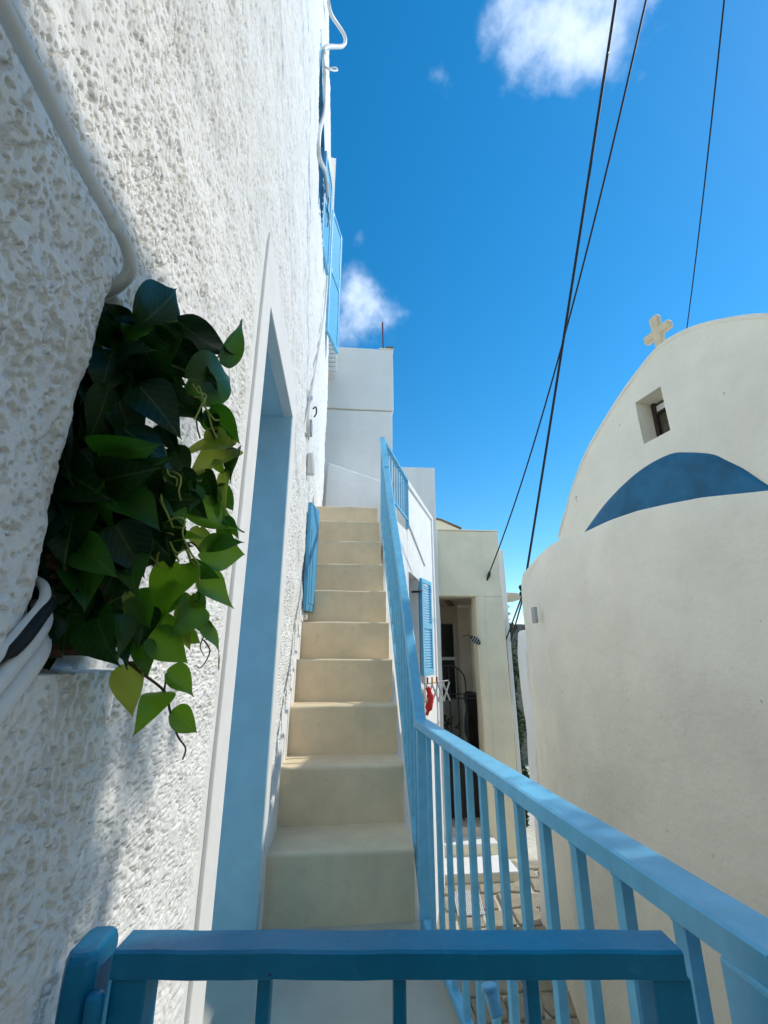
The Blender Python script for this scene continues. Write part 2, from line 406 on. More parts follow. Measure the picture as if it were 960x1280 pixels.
dl = MB(); dl.box(-.66, -.60, DY0, DY1, .0, DZ1); dl = dl.build('door_leaf', M['shutter'], LH)
for k in range(4): MB().box(-.60, -.59, DY0+.1+.16*k, DY0+.22+.16*k, .15, 2.15).build('door_panel', M['shutter'], dl, .004)
# upstairs window with blue frame, glass and an open leaf
wf = MB()
wf.box(-.62, -.327, WY1, WY1+.07, WZ0, WZ1); wf.box(-.62, -.327, WY0-.07, WY0, WZ0, WZ1); wf.box(-.62, -.33, WY0-.07, WY1+.07, WZ1, WZ1+.08); wf.box(-.62, -.305, WY0-.07, WY1+.07, WZ0-.06, WZ0-.001)
wf = wf.build('upper_window', M['shutter'], LH)
MB().box(-.50, -.49, WY0, WY1, WZ0, WZ1).build('pane', M['glass'], wf)
MB().box(-.485, -.45, (WY0+WY1)/2-.03, (WY0+WY1)/2+.03, WZ0, WZ1).build('mullion', M['shutter'], wf)
def leaf_shutter(base, ang, w, z0, z1, parent, name='shutter', mir=1, slats=True, mm='shutter'):
    """framed shutter leaf standing at base (x, y), opened so that it runs ang degrees from +Y towards +X"""
    d = Vector((math.sin(R(ang)), math.cos(R(ang)), 0)); nrm_ = Vector((d.y, -d.x, 0))*mir
    P = lambda u, z, k=0: Vector((base[0], base[1], 0)) + d*u + nrm_*k + Vector((0, 0, z))
    b = min(.055, w*.2); fr = MB()
    for (u0, u1, a, c) in ((0, b, z0, z1), (w-b, w, z0, z1), (b, w-b, z0, z0+b*1.3), (b, w-b, z1-b, z1), (b, w-b, (z0+z1)/2-b*.6, (z0+z1)/2+b*.6)):
        fr.prism([P(u0, a), P(u1, a), P(u1, c), P(u0, c)], nrm_*.036)
    fo = fr.build(name, M[mm], parent, .003)
    pn = MB(); zz = z0+b*1.3
    if slats:
        while zz < z1-b-.02:
            pn.prism([P(b, zz, .026), P(w-b, zz, .026), P(w-b, zz+.03, .010), P(b, zz+.03, .010)], nrm_*.005); zz += .034
        tag(pn.build('louvre_slats', M[mm], fo), kind='stuff')
    else:
        pn.prism([P(b*.9, z0+b, .014), P(w-b*.9, z0+b, .014), P(w-b*.9, z1-b, .014), P(b*.9, z1-b, .014)], nrm_*.01)
        pn.build('shutter_board', M[mm], fo)
    return fo
leaf_shutter((-.335, 3.50), 8, .42, 5.02, 6.32, LH, slats=False, mm='rail')
lu = leaf_shutter((-.30, 4.60), 16, .46, 4.86, 6.85, LH, slats=False, mm='rail')
MB().tube([(-.175, 5.04, 5.42), (-.15, 5.055, 5.42), (-.15, 5.055, 5.3), (-.17, 5.05, 5.3)], .010, 6).build('latch', M['iron'], lu)
MB().tube(smooth_path([(-.275, 3.62, 6.0), (-.262, 3.63, 5.82), (-.275, 3.64, 5.66), (-.255, 3.65, 5.55), (-.27, 3.66, 5.42)], 4), .007, 6).build('shutter_hook', M['iron'], LH)
sdv = Vector((math.sin(R(13)), math.cos(R(13)), 0)); snv = Vector((sdv.y, -sdv.x, 0))
def shp(u, z, k): return Vector((-.292, 3.44, z)) + sdv*u + snv*k
ls = MB().prism([shp(0, 1.385, 0), shp(.235, 1.385, 0), shp(.235, 2.235, 0), shp(0, 2.235, 0)], snv*.03).build('lower_shutter', M['shutter'], LH, .004)
MB().prism([shp(.035, 1.44, .03), shp(.20, 1.44, .03), shp(.20, 2.02, .03), shp(.035, 2.02, .03)], snv*.004).build('shutter_panel', M['shutter'], ls, .0015)
sub_box('plaster_haunch', M['white'], LH, -.315, -.262, 3.55, 4.25, 1.33, 1.385, .06, .02, 9, .01)

# pipes and cables on the stucco wall
cd = thing('conduit_pipe', 'grey white conduit running level across the near stucco wall', 'pipe', (-.28, .3, 1.52))
p = smooth_path([(-.262, -.6, 1.53), (-.266, -.1, 1.528), (-.268, .2, 1.528), (-.270, .33, 1.526), (-.270, .41, 1.525)], 6)
MB().tube(p, .0074, 12).build('pipe', M['pipe'], cd, 0, True)
p = smooth_path([(-.270, .405, 1.525), (-.266, .435, 1.522), (-.268, .455, 1.505), (-.285, .462, 1.485), (-.31, .464, 1.47)], 6)
MB().tube(p, .0078, 12).build('elbow', M['pipe'], cd, 0, True)
MB().tube([(-.270, .395, 1.5253), (-.2695, .415, 1.5248)], .0098, 12).build('coupling', M['pipe'], cd, 0, True)
tag(MB().tube(smooth_path([(-.262, -.6, 1.515), (-.276, -.1, 1.511), (-.281, .2, 1.509), (-.287, .30, 1.506), (-.283, .4, 1.508), (-.288, .45, 1.50)], 6), .0035, 8).build('thin_cable', M['pipe'], None, 0, True),
    'thin white cable tucked just under the grey conduit', 'cable')
cl = [[-.325, 2.95, 7.75], [-.30, 3.14, 7.94], [-.16, 3.35, 8.05], [-.17, 3.3, 7.75], [-.315, 2.72, 6.5], [-.325, 2.956, 6.62], [-.32, 3.1, 6.4], [-.31, 2.971, 5.998], [-.295, 2.6, 5.2], [-.29, 2.55, 4.9], [-.285, 2.75, 5.05], [-.28, 3.2, 5.55], [-.275, 3.692, 5.85]]
tag(MB().tube(smooth_path(cl, 6), .021, 8).build('looped_cable', M['pipe'], None, 0, True), 'thick white cable looping out from the wall top and snaking past the upper window', 'cable')
tag(MB().tube(smooth_path([[-.30, 3.0, 6.75], [-.22, 3.02, 6.82], [-.2, 2.98, 6.7], [-.25, 2.85, 6.45], [-.31, 2.8, 6.4]], 5), .008, 8).build('cable_loop', M['pipe'], None, 0, True), 'small loop of thin white cable below the thick looping cable', 'cable')
c2 = [[-.285, 3.75, 5.95], [-.275, 3.95, 6.0], [-.272, 4.039, 5.43], [-.274, 4.038, 4.75], [-.278, 3.513, 3.722], [-.28, 3.097, 3.032], [-.284, 2.95, 2.70], [-.284, 3.04, 2.62]]
for k, (dx, lab) in enumerate(((0, 'white cable running down the wall from the open shutter to the junction tube'), (.05, 'thinner white cable bowed out beside the long cable down the wall'))):
    pts = [(a, b+dx*(1 if i % 2 else .2), c) for i, (a, b, c) in enumerate(c2)]
    tag(MB().tube(smooth_path(pts, 6), .013-.006*k, 8).build('wall_cable', M['pipe'], None, 0, True), lab, 'cable')
jb = thing('junction_tube', 'white junction tube at the foot of the wall cables above the lower blue shutter', 'pipe', (-.28, 3.25, 2.4))
MB().tube([(-.272, 3.235, 2.56), (-.272, 3.235, 2.39)], .034, 14).build('tube', M['pipe'], jb, .004, True)
MB().box(-.298, -.262, 3.04, 3.14, 2.66, 2.76).build('bracket', M['metal'], jb, .004)
MB().tube(smooth_path([(-.27, 3.16, 2.92), (-.25, 3.18, 2.95), (-.245, 3.19, 2.9), (-.26, 3.18, 2.86)], 4), .006, 6).build('hook', M['iron'], jb, 0, True)

# cables bundled at the bottom left of the niche
for k, (z, r, x, lab) in enumerate(((1.062, .0086, -.255, 'lowest thick white cable leaving the niche towards the left'), (1.085, .0074, -.257, 'middle thick white cable leaving the niche towards the left'), (1.106, .0045, -.260, 'thin whitish cable above the two thick ones at the niche'))):
    p = smooth_path([(x+.010, .05, z-.33), (x+.006, .2, z-.20), (x+.004, .33, z-.095), (x+.002, .392, z-.034), (x-.004, .430, z+.002), (x-.03, .455, z+.022), (x-.07, .478, z+.020)], 6)
    tag(MB().tube(p, r, 10).build('niche_cable', M['pipe'], None, 0, True), lab, 'cable')
tag(MB().tube(smooth_path([(-.262, .370, 1.045), (-.252, .392, 1.068), (-.255, .418, 1.094), (-.263, .437, 1.106), (-.285, .455, 1.114)], 6), [.003]*5+[.0055]*20, 8).build('black_cable', M['black'], None, 0, True), 'black cable wrapped with tape between the white cables at the niche', 'cable')

# ------------------------------------------------------------------ stairs and landing
ST = thing('staircase', 'beige painted staircase climbing along the white stucco wall', 'stairs', (0, 2.3, 0))
sy = [2.29, 2.61, 2.905, 3.17, 3.40, 3.62, 3.84, 4.07, 4.30, 4.62]
RI = .26
xr = [.345, .345, .35, .35, .352, .352, .352, .352, .352, .356]
for k, y in enumerate(sy):
    y1 = sy[k+1]+.05 if k < 9 else 6.3
    z1 = RI*(k+1); x0 = -.33; x1 = xr[k]
    nx, ny = 15, 8
    rr = random.Random(k)
    prof = [(y+.004, z1-RI-.02), (y+.006, z1-RI+.05), (y+.003, z1-RI*.5), (y-.002, z1-.035), (y-.006, z1-.015), (y-.004, z1-.004), (y+.006, z1), (y+.06, z1-.002), ((y+y1)/2, z1-.003), (y1, z1)]
    X = np.zeros((len(prof), nx, 3))
    for i, (a, c) in enumerate(prof):
        for j in range(nx):
            xx = x0+(x1-x0)*j/(nx-1)
            X[i, j] = (xx, a+.003*(vnoise(np.array(xx+k*3.), np.array(c), 6, 31)-.5)*2, c+.003*(vnoise(np.array(xx+k*5.), np.array(a), 5, 32)-.5)*2*(1 if c > z1-.06 else .2))
    o = grid_mesh('step', X, M['step'], ST)
    s = MB(); s.prism([(x1, y, z1-RI), (x1, y1, z1-RI), (x1, y1, z1-.004), (x1, y, z1-.006)], (-.02, 0, 0)); s.build('step_side', M['step'], o)
LD = MB(); LD.box(-.64, .405, .32, 2.31, -.15, -.001); LD.build('landing', M['floor'], ST, .004)
for k in range(4): MB().box(-.30, .42, -.1-.3*k, .33-.3*k, -.15-.2*(k+1), -.15-.2*k-.002).build('lower_step', M['step'], ST, .006)
MB().box(-.295, .385, .34, 6.2, -3.0, -.155).build('stair_base', M['white'], ST)
MB().prism([(.33, 2.31, -.14), (.33, 4.62, 2.28), (.33, 6.2, 2.28), (.33, 6.2, -.14)], (.05, 0, 0)).build('stair_flank', M['white'], ST)
# thin plaster skirting where the steps meet the stucco wall
sk = MB()
sk.prism([(-.31, 2.26, -.01), (-.31, 2.26, .30), (-.31, 2.52, .50), (-.31, 3.5, 1.40), (-.31, 3.5, 1.0), (-.31, 2.4, .05)], (.024, 0, 0)); sk.build('skirting', M['white_band'], ST, .006)

# ------------------------------------------------------------------ blue railing
RL = thing('railing', 'light blue metal railing along the stairs and the landing', 'railing', (.38, 2.2, 0))
PA, PB = Vector((.372, 2.205, .77)), Vector((.452, .545, .77))
def lerp(a, b, t): return a+(b-a)*t
MB().box(.352, .396, 2.19, 2.232, -.0, .742).build('post', M['rail'], RL, .004)
MB().box(.418, .482, .512, .576, -.14, .752).build('post', M['rail'], RL, .005)
def hand(name, a, b, w, h, segs=30, seed=0):
    """flat handrail bar with slightly uneven brushed edges"""
    a = Vector(a); b = Vector(b); d = (b-a).normalized(); sd = d.cross(Vector((0,0,1))).normalized(); u = sd.cross(d).normalized()
    mb = MB(); c = .16; pr = [(-1,-1+c),(-1+c,-1),(1-c,-1),(1,-1+c),(1,1-c),(1-c,1),(-1+c,1),(-1,1-c)]
    rr = random.Random(seed); n = 8; ph = [rr.uniform(0, 6) for _ in range(4)]
    for i in range(segs+1):
        t = i/segs; p = lerp(a, b, t)
        du = (.0003*math.sin(t*23+ph[0])+.0002*math.sin(t*61+ph[1])); dw = .0003*math.sin(t*31+ph[2])
        for (q, r_) in pr: mb.v.append(tuple(p+sd*(q*w/2+dw)+u*(r_*h/2+du)))
    for i in range(segs):
        for k in range(n): mb.f.append((i*n+k, i*n+(k+1) % n, (i+1)*n+(k+1) % n, (i+1)*n+k))
    mb.f.append(tuple(range(n))); mb.f.append(tuple(segs*n+k for k in range(n-1, -1, -1)))
    return mb.build(name, M['rail'] if name != 'top_rail' else M['gate'], RL if name != 'top_rail' else None)
hand('handrail', PA+Vector((.006, .03, -.004)), PB+Vector((.004, -.03, -.004)), .066, .034, 40, 1)
for t in [(2.205-y)/1.66 for y in (2.06, 1.925, 1.79, 1.665, 1.53, 1.41, 1.285, 1.165, 1.04, .915, .79, .665)]:
    p = lerp(PA, PB, t)
    MB().box(p.x-.009, p.x+.009, p.y-.012, p.y+.012, .05, .742).tube([(p.x-.0095, p.y-.013, .737), (p.x-.0105, p.y+.002, .7385), (p.x-.0095, p.y+.013, .7365)], [.0022, .0034, .002], 6).tube([(p.x-.010, p.y-.0125, .738), (p.x+.010, p.y-.0125, .7375)], [.003, .0024], 6).build('baluster', M['rail'], RL, .0015)
MB().bar((.374, 2.19, .04), (.446, .575, .04), .03, .03).build('bottom_rail', M['rail'], RL, .004)
# stair flight
top = [Vector((.372, 2.215, .765)), Vector((.372, 2.70, 1.42)), Vector((.371, 3.25, 2.07)), Vector((.37, 4.16, 3.19))]
for i in range(3): hand('handrail', top[i]-(top[i+1]-top[i]).normalized()*.006, top[i+1]+(top[i+1]-top[i]).normalized()*.006, .050, .034, 14, 5+i)
def z_top(y):
    for a, b in zip(top[:-1], top[1:]):
        if y <= b.y: return a.z+(b.z-a.z)*(y-a.y)/(b.y-a.y)
    return top[-1].z
def z_bot(y): return .10+(y-2.25)*1.135
MB().bar((.366, 2.21, z_bot(2.21)), (.366, 4.16, z_bot(4.16)), .022, .03).build('bottom_rail', M['rail'], RL, .003)
y = 2.33
while y < 4.1:
    MB().box(.358, .376, y-.009, y+.009, z_bot(y), z_top(y)-.01).build('baluster', M['rail'], RL, .002); y += .118
MB().box(.352, .388, 4.142, 4.18, 2.30, 3.185).build('post', M['rail'], RL, .003)
UE = Vector((.775, 5.26, 3.19)); US = Vector((.37, 4.16, 3.19))
hand('handrail', US+Vector((-.006, -.016, 0)), UE, .045, .034, 14, 9)
for k in range(1, 10):
    p = lerp(US, UE, k/10); MB().box(p.x-.008, p.x+.008, p.y-.008, p.y+.008, 2.66, 3.18).build('baluster', M['rail'], RL, .002)
MB().box(UE.x-.02, UE.x+.02, UE.y-.02, UE.y+.02, 2.55, 3.185).build('post', M['rail'], RL, .003)
MB().bar((.37, 4.16, 2.67), (.775, 5.26, 2.67), .022, .03).build('bottom_rail', M['rail'], RL, .003)
# the railing turns at the near corner post and drops towards the street
hand('handrail', (.452, .565, .752), (.80, .36, .44), .058, .036, 10, 12)
for k in (1, 2): 
    p = lerp(Vector((.452, .565, .74)), Vector((.80, .36, .43)), k/3); MB().box(p.x-.01, p.x+.01, p.y-.01, p.y+.01, -.5, p.z).build('baluster', M['rail'], RL, .002)

# ------------------------------------------------------------------ gate
GT = thing('metal_gate', 'low blue painted metal gate across the foot of the landing', 'gate', (.07, .6, 0))
ga, gb = Vector((-.222, .622, .7575)), Vector((.362, .568, .7575))
gd = (gb-ga).normalized()
put(hand('top_rail', ga, gb, .042, .025, 46, 3), GT)
def gbar(name, t, w, d, z0, z1, bv=.003):
    p = lerp(ga, gb, t); return MB().bar((p.x, p.y, z0), (p.x, p.y, z1), d, w, up=gd).build(name, M['gate'], GT, bv)
gbar('stile', .030, .036, .036, .02, .7465); gbar('stile', .976, .040, .036, .02, .7465)
for t in (.262, .502, .737): gbar('bar', t, .0145, .016, .03, .7465)
MB().bar(lerp(ga, gb, .05)+Vector((0, 0, -.093)), lerp(ga, gb, .945)+Vector((0, 0, -.093)), .016, .016).build('middle_rail', M['gate'], GT, .002)
MB().bar(lerp(ga, gb, .05)+Vector((0, 0, -.69)), lerp(ga, gb, .945)+Vector((0, 0, -.69)), .03, .03).build('bottom_rail', M['gate'], GT, .003)
for t in (.70, .765, .84, .905):
    p = lerp(ga, gb, t)+Vector((0, .004, -.083))
    k = MB().tube([p+Vector((0, 0, -.012)), p, p+Vector((0, 0, .006)), p+Vector((0, 0, .009))], [.011, .0125, .0085, .003], 12).build('rosette', M['rail'], GT, 0, True)
bt = MB().tube([(.188, .640, .672), (.184, .652, .690)], .0075, 14).build('latch_bolt', M['rail'], GT, .002, True)
MB().tube([(.184, .652, .689), (.1835, .653, .695)], .0092, 14).build('bolt_cap', M['rail'], bt, .002, True)
HPX = .016
hp = thing('gate_post', 'blue hinge post with rounded cap beside the stucco wall', 'post', (-.27, .615, 0))
pr = [(-.294, .648), (-.294, .605), (-.286, .592), (-.262, .592), (-.254, .602), (-.254, .648), (-.262, .656), (-.288, .656)]
mb = MB(); rows = [(0, 1), (.752, 1), (.763, .97), (.769, .88), (.771, .75)]
for z, s in rows:
    for a, b in pr: mb.v.append((HPX-.270+(a+.273)*s*.84, .624+(b-.624)*s, z))
for i in range(len(rows)-1):
    for k in range(8): mb.f.append((i*8+k, i*8+(k+1) % 8, (i+1)*8+(k+1) % 8, (i+1)*8+k))
mb.f.append(tuple((len(rows)-1)*8+k for k in range(8)))
mb.build('post_body', M['gate'], hp, .004)
for (z0, z1, r) in ((.700, .742, .0085), (.655, .697, .0095)):
    MB().tube([(HPX-.2475, .592, z0), (HPX-.2475, .592, z1-.003), (HPX-.2475, .592, z1)], [r, r, r*.75], 14).build('hinge_knuckle', M['gate'], hp, 0, True)

# ------------------------------------------------------------------ far buildings behind the stairs
fb = thing('tall_grey_house', 'tall grey white plastered house closing the view above the stairs', 'house', (-.4, 6.3, 2))
sub_box('upper_wall', M['grey'], fb, -2.5, .733, 6.30, 9, 4.815, 5.965, .3, .02, 2, .012)
sub_box('lower_wall', M['grey'], fb, -2.5, .715, 6.33, 9, -2.2, 4.80, .35, .02, 2, .012)
MB().prism([(.50, 6.30, 5.965), (.745, 6.30, 5.965), (.745, 6.30, 5.99), (.50, 6.30, 5.985)], (0, .5, 0)).build('roof_edge', M['beige'], fb)
pw = MB(); pw.prism([(-.29, 6.02, 2.5), (.72, 6.02, 2.5), (.72, 6.02, 3.42), (-.26, 6.02, 3.74)], (0, .26, 0))
tag(pw.build('parapet_wall', M['white'], None, .02), 'low white wall with a sloping top at the head of the stairs', 'wall')
vt = thing('louvred_vent', 'pale grey slatted box hanging high beside the end of the stucco wall', 'vent', (-.25, 6.1, 5.3))
MB().box(-.33, -.225, 6.12, 6.30, 5.31, 6.05).build('box', M['grey'], vt)
for k in range(9): MB().box(-.332, -.190, 6.07, 6.12, 5.335+k*.08, 5.398+k*.08).build('slat', M['grey'], vt, .006)
rd = thing('roof_rod', 'thin rusty red rod standing on the roof corner of the tall grey house', 'rod', (.58, 6.42, 5.96))
MB().tube([(.585, 6.42, 5.95), (.57, 6.42, 6.62)], .013, 6).build('rod', M['rust'], rd)
MB().box(.63, .745, 6.34, 6.46, 5.99, 6.06).build('brick', M['wood'], rd)
gb2 = thing('grey_block_house', 'plain grey flat roofed block showing above the white shuttered house', 'house', (1.4, 8.5, -2))
sub_box('wall', M['grey'], gb2, .6, 1.716, 7.9, 10, -2.2, 4.54, .4, .02, 2, .012)

# ------------------------------------------------------------------ white shuttered house (turned 20 degrees)
AX = thing('shuttered_house', 'bright white house on the bend with an open pale blue shutter', 'house', (.9, 5.6, -2))
ua = R(20); U = Vector((math.sin(ua), math.cos(ua), 0)); N = Vector((math.cos(ua), -math.sin(ua), 0))
A0 = Vector((.775, 5.26, 0))
def ax(u, z, k=0): return A0 + U*u + N*k + Vector((0, 0, z))
def apr(name, m, u0, u1, z0, z1, k0, k1, bv=.006, parent=AX):
    return MB().prism([ax(u0, z0, k0), ax(u1, z0, k0), ax(u1, z1, k0), ax(u0, z1, k0)], N*(k1-k0)).build(name, m, parent, bv)
# window opening u .05..0.78, z .72..2.04
UL = 2.06
mb = MB()
def wallgrid(mb, us, zs_, skip):
    for i in range(len(us)-1):
        for j in range(len(zs_)-1):
            if skip(i, j): continue
            mb.prism([ax(us[i], zs_[j], -.3), ax(us[i+1], zs_[j], -.3), ax(us[i+1], zs_[j+1], -.3), ax(us[i], zs_[j+1], -.3)], N*.3)
wallgrid(mb, [-.02, .03, .66, UL], [-2.6, .72, 2.03, 2.40], lambda i, j: (i == 1 and j == 1))
mb.prism([ax(-.0, 2.40, -.3), ax(UL, 2.40, -.3), ax(UL, 3.26, -.3), ax(1.2, 3.27, -.3), ax(0, 3.15, -.3)], N*.3)
mb.prism([ax(-1.06, -2.6, -.03), ax(-.021, -2.6, -.03), ax(-.021, 2.52, -.03), ax(-1.06, 2.46, -.03)], N*.028)
mb.build('wall', M['white'], AX)
MB().prism([ax(0, 3.12, -.32), ax(UL+.01, 3.24, -.32), ax(UL+.01, 3.31, -.32), ax(0, 3.20, -.32)], N*.345).build('coping', M['white_band'], AX, .012)
MB().prism([ax(.02, 2.62, .002), ax(1.2, 2.30, .002), ax(1.2, 2.34, .002), ax(.02, 2.68, .002)], N*.018).build('ledge', M['white_band'], AX, .006)
apr('pilaster', M['white_band'], UL-.10, UL+.012, -2.6, 3.24, -.3, .022)
apr('window_back', M['glass'], .03, .66, .72, 2.03, -.26, -.24)
apr('window_frame', M['shutter'], .03, .10, .72, 2.03, -.24, -.18)
apr('window_sill', M['white_band'], .0, .70, .67, .722, -.2, .03)
bp = ax(.66, 0, .015)
shx = leaf_shutter((bp.x, bp.y), 28, .44, .82, 2.05, AX, mm='rail')
MB().tube([ax(.60, 1.86, -.08), ax(.60, 1.86, .04), ax(.66, 1.88, .05)], .014, 6).build('shutter_stay', M['iron'], AX)
# drying rack on that wall
DR = thing('drying_rack', 'folding grey wall rack with red cloth and pegs under the pale blue shutter', 'drying rack', ax(.9, .6, .05))
rk = MB()
for z, q in ((.74, .0), (.74, .06)):
    pass
def seg(a, b, r=.009, m='metal', nm='arm'): return MB().tube([a, b], r, 6).build(nm, M[m], DR)
o0 = ax(.80, 0, .03); outv = Vector((.80, .60, 0)).normalized()
def dp(t, z): return Vector((o0.x, o0.y, 0)) + outv*t + Vector((0, 0, z))
seg(dp(0, .72), dp(.46, .75), .008); seg(dp(0, .50), dp(.0, .74), .008)
for k in range(4):
    t = .02+k*.11
    seg(dp(t, .72), dp(t+.13, .50), .010); seg(dp(t+.13, .73), dp(t, .50), .010)
for k, c in enumerate(('red', 'yellow', 'red')):
    seg(dp(.05+.09*k, .72), dp(.05+.09*k, .80), .012, c, 'peg')
MB().tube(smooth_path([dp(.05, .68), dp(.09, .58), dp(.07, .46), dp(.02, .36)], 4), [.03]*4+[.045]*6+[.02]*3, 8).build('red_cloth', M['red'], DR, 0, True)

# ------------------------------------------------------------------ beige house at the end of the alley
BH = thing('beige_house', 'beige plastered house with a tall open porch at the end of the alley', 'house', (2.2, 8, -1.5))
DX0, DX1, DZ0, DZT = 1.50, 2.40, -1.47, 2.09
sub_box('front_wall', M['beige'], BH, 1.2, 2.914, 8.0, 8.30, DZT, 3.31, .16, .018, 2.5, .012)
sub_box('front_pier', M['beige'], BH, DX1, 2.914, 8.0, 8.30, -2.2, DZT-.002, .16, .018, 2.5, .012)
MB().box(.9, DX0, 8.0, 8.30, -2.2, DZT-.002).build('side_pier', M['beige'], BH)
MB().prism([(DX1+.002, 7.985, -1.5), (DX1+.13, 7.985, -1.5), (DX1+.155, 7.985, 2.16), (1.3, 7.985, 2.16), (1.3, 7.985, 2.095), (DX1+.03, 7.985, 2.095)], (0, .02, 0)).build('porch_surround', M['beige'], BH, .005)
MB().box(2.935, 3.04, 8.12, 10.2, -2.2, 2.99).build('side_wall', M['white_band'], BH, .01)
MB().prism([(1.3, 8.32, 3.30), (2.27, 8.32, 3.30), (2.27, 8.32, 3.44), (1.9, 8.32, 3.60), (1.3, 8.32, 3.72)], (0, 1.5, 0)).build('roof_hut', M['beige'], BH, .01)
MB().prism([(1.28, 8.30, 3.72), (1.9, 8.30, 3.60), (2.30, 8.30, 3.44), (2.30, 8.30, 3.47), (1.9, 8.30, 3.635), (1.28, 8.30, 3.755)], (0, 1.5, 0)).build('roof_edge', M['wood'], BH)
MB().box(1.2, 2.925, 7.985, 8.32, 3.312, 3.335).build('parapet_cap', M['beige'], BH, .006)
# porch interior
MB().box(.9, 2.9, 8.31, 10.2, DZT+.01, DZT+.1).build('porch_ceiling', M['dark_int'], BH)
MB().box(.9, 2.47, 9.6, 9.75, -2.2, DZT+.01).build('porch_back_wall', M['dark_int'], BH)
MB().box(2.86, 2.93, 8.31, 10.2, -2.2, DZT+.01).build('porch_side_wall', M['dark_int'], BH)
MB().box(2.45, 2.9, 10.1, 10.2, -2.2, DZT+.01).build('porch_rear_wall', M['dark_int'], BH)
MB().box(.9, 1.02, 8.31, 9.6, -2.2, DZT+.01).build('porch_left_wall', M['dark_int'], BH)
MB().box(.9, 2.9, 8.0, 10.2, -2.0, -1.485).build('porch_floor', M['dark_int'], BH)
wq = MB().box(1.75, 2.36, 9.54, 9.598, .25, 1.70).build('porch_window', M['glass'], BH)
MB().box(1.7, 2.38, 9.50, 9.54, .98, 1.04).build('glazing_bar', M['white_band'], wq)
MB().box(2.34, 2.40, 9.52, 9.56, .22, 1.74).build('frame', M['dark_int'], wq)
MB().bar((1.72, 9.52, .55), (2.12, 9.52, .92), .03, .05).build('brace', M['dark'], BH)
MB().bar((2.05, 8.7, 2.06), (2.28, 9.3, 2.06), .10, .03).build('ceiling_beam', M['wood'], BH)
MB().tube([(2.62, 8.9, 2.07), (2.62, 8.9, 1.82)], [.045, .05], 10).build('porch_lamp', M['white_band'], BH)
MB().box(1.10, 2.398, 8.42, 8.50, -1.48, -.62).build('porch_low_panel', M['dark'], BH)
sub_box('dark_clutter', M['dark'], BH, 2.56, 2.84, 9.0, 9.8, -1.48, .35, .12, .12, 5, .03)
# arched iron gate
IG = thing('iron_gate', 'black iron gate with arched top inside the beige porch', 'gate', (1.9, 8.2, -1.5))
pts = [(1.62+.285*(1-math.cos(t)), 8.2, .62+.28*math.sin(t)) for t in np.linspace(0, math.pi, 15)]
MB().tube(pts, .014, 6).build('arch', M['iron'], IG)
for x, zt in ((1.62, .62), (1.76, .86), (1.90, .90), (2.05, .86), (2.19, .62)): MB().tube([(x, 8.2, -1.45), (x, 8.2, zt)], .0125, 6).build('bar', M['iron'], IG)
for z in (.43, .36, -.7): MB().tube([(1.45, 8.21, z), (2.36, 8.21, z)], .012, 6).build('rail', M['iron'], IG)
# potted plants silhouettes in the porch
for (x, y_, s, lab) in ((1.95, 8.36, 1.0, 'dark planter standing on the low panel behind the iron gate'), (1.62, 8.46, .8, 'small dark pot beside the planter inside the porch')):
    t = thing('flower_pot', lab, 'pot', (x, y_, -.6))
    MB().tube([(x, y_+.09, -.62), (x, y_+.09, -.30)], [.10*s, .14*s], 10).build('pot', M['dark'], t, 0, True)
    mb = MB(); rr = random.Random(int(x*100))
    for q in range(30):
        c = Vector((x+rr.uniform(-.16, .16)*s, y_+.09+rr.uniform(-.1, .1), -.28+rr.uniform(0, .35)*s)); a = Vector((rr.uniform(-1,1), rr.uniform(-1,1), rr.uniform(-.5,1))).normalized()*.06; b_ = a.orthogonal().normalized()*.03
        mb.add([c-a, c+b_, c+a, c-b_], [(0,1,2,3)])
    tag(mb.build('foliage', M['hedge'], t, recalc=False), kind='stuff')
# door steps
DS = thing('door_steps', 'white topped stone steps below the beige porch', 'steps', (2, 7.5, -1.9))
for (y0, y1, z0, z1, x1) in ((7.72, 8.0, -2.1, -1.604, 2.42), (7.19, 7.71, -2.1, -1.758, 2.52)):
    b = MB().box(.95, x1, y0, y1+.01, z0, z1-.03).build('riser', M['beige'], DS)
    MB().box(.95, x1+.015, y0-.015, y1+.012, z1-.03, z1).build('tread', M['white_band'], b, .006)
# wall light on the pier
WLt = thing('wall_light', 'oval caged bulkhead lamp on the beige pier', 'lamp', (2.35, 7.97, 1.3))
bd = MB(); ca, sa = math.cos(R(-38)), math.sin(R(-38))
def rot(u, v): return (2.345+u*ca-v*sa, 1.325+u*sa+v*ca)
ring = [rot(.105*math.cos(t), .052*math.sin(t)) for t in np.linspace(0, 2*math.pi, 16, endpoint=False)]
bd.prism([(a, 7.995, b) for a, b in ring], (0, -.05, 0)); bd.build('lamp_body', M['iron'], WLt, .012)
cg = MB()
for q in (-.06, -.02, .02, .06): 
    a, b = rot(q, -.055); c, d_ = rot(q, .055); cg.bar((a, 7.94, b), (c, 7.94, d_), .01, .012, up=(0,1,0))
cg.build('cage', M['metal'], WLt)
MB().tube(smooth_path([(2.27, 7.985, 1.38), (2.2, 7.98, 1.41), (2.13, 7.985, 1.38)], 4), .006, 6).build('lamp_wire', M['iron'], WLt)
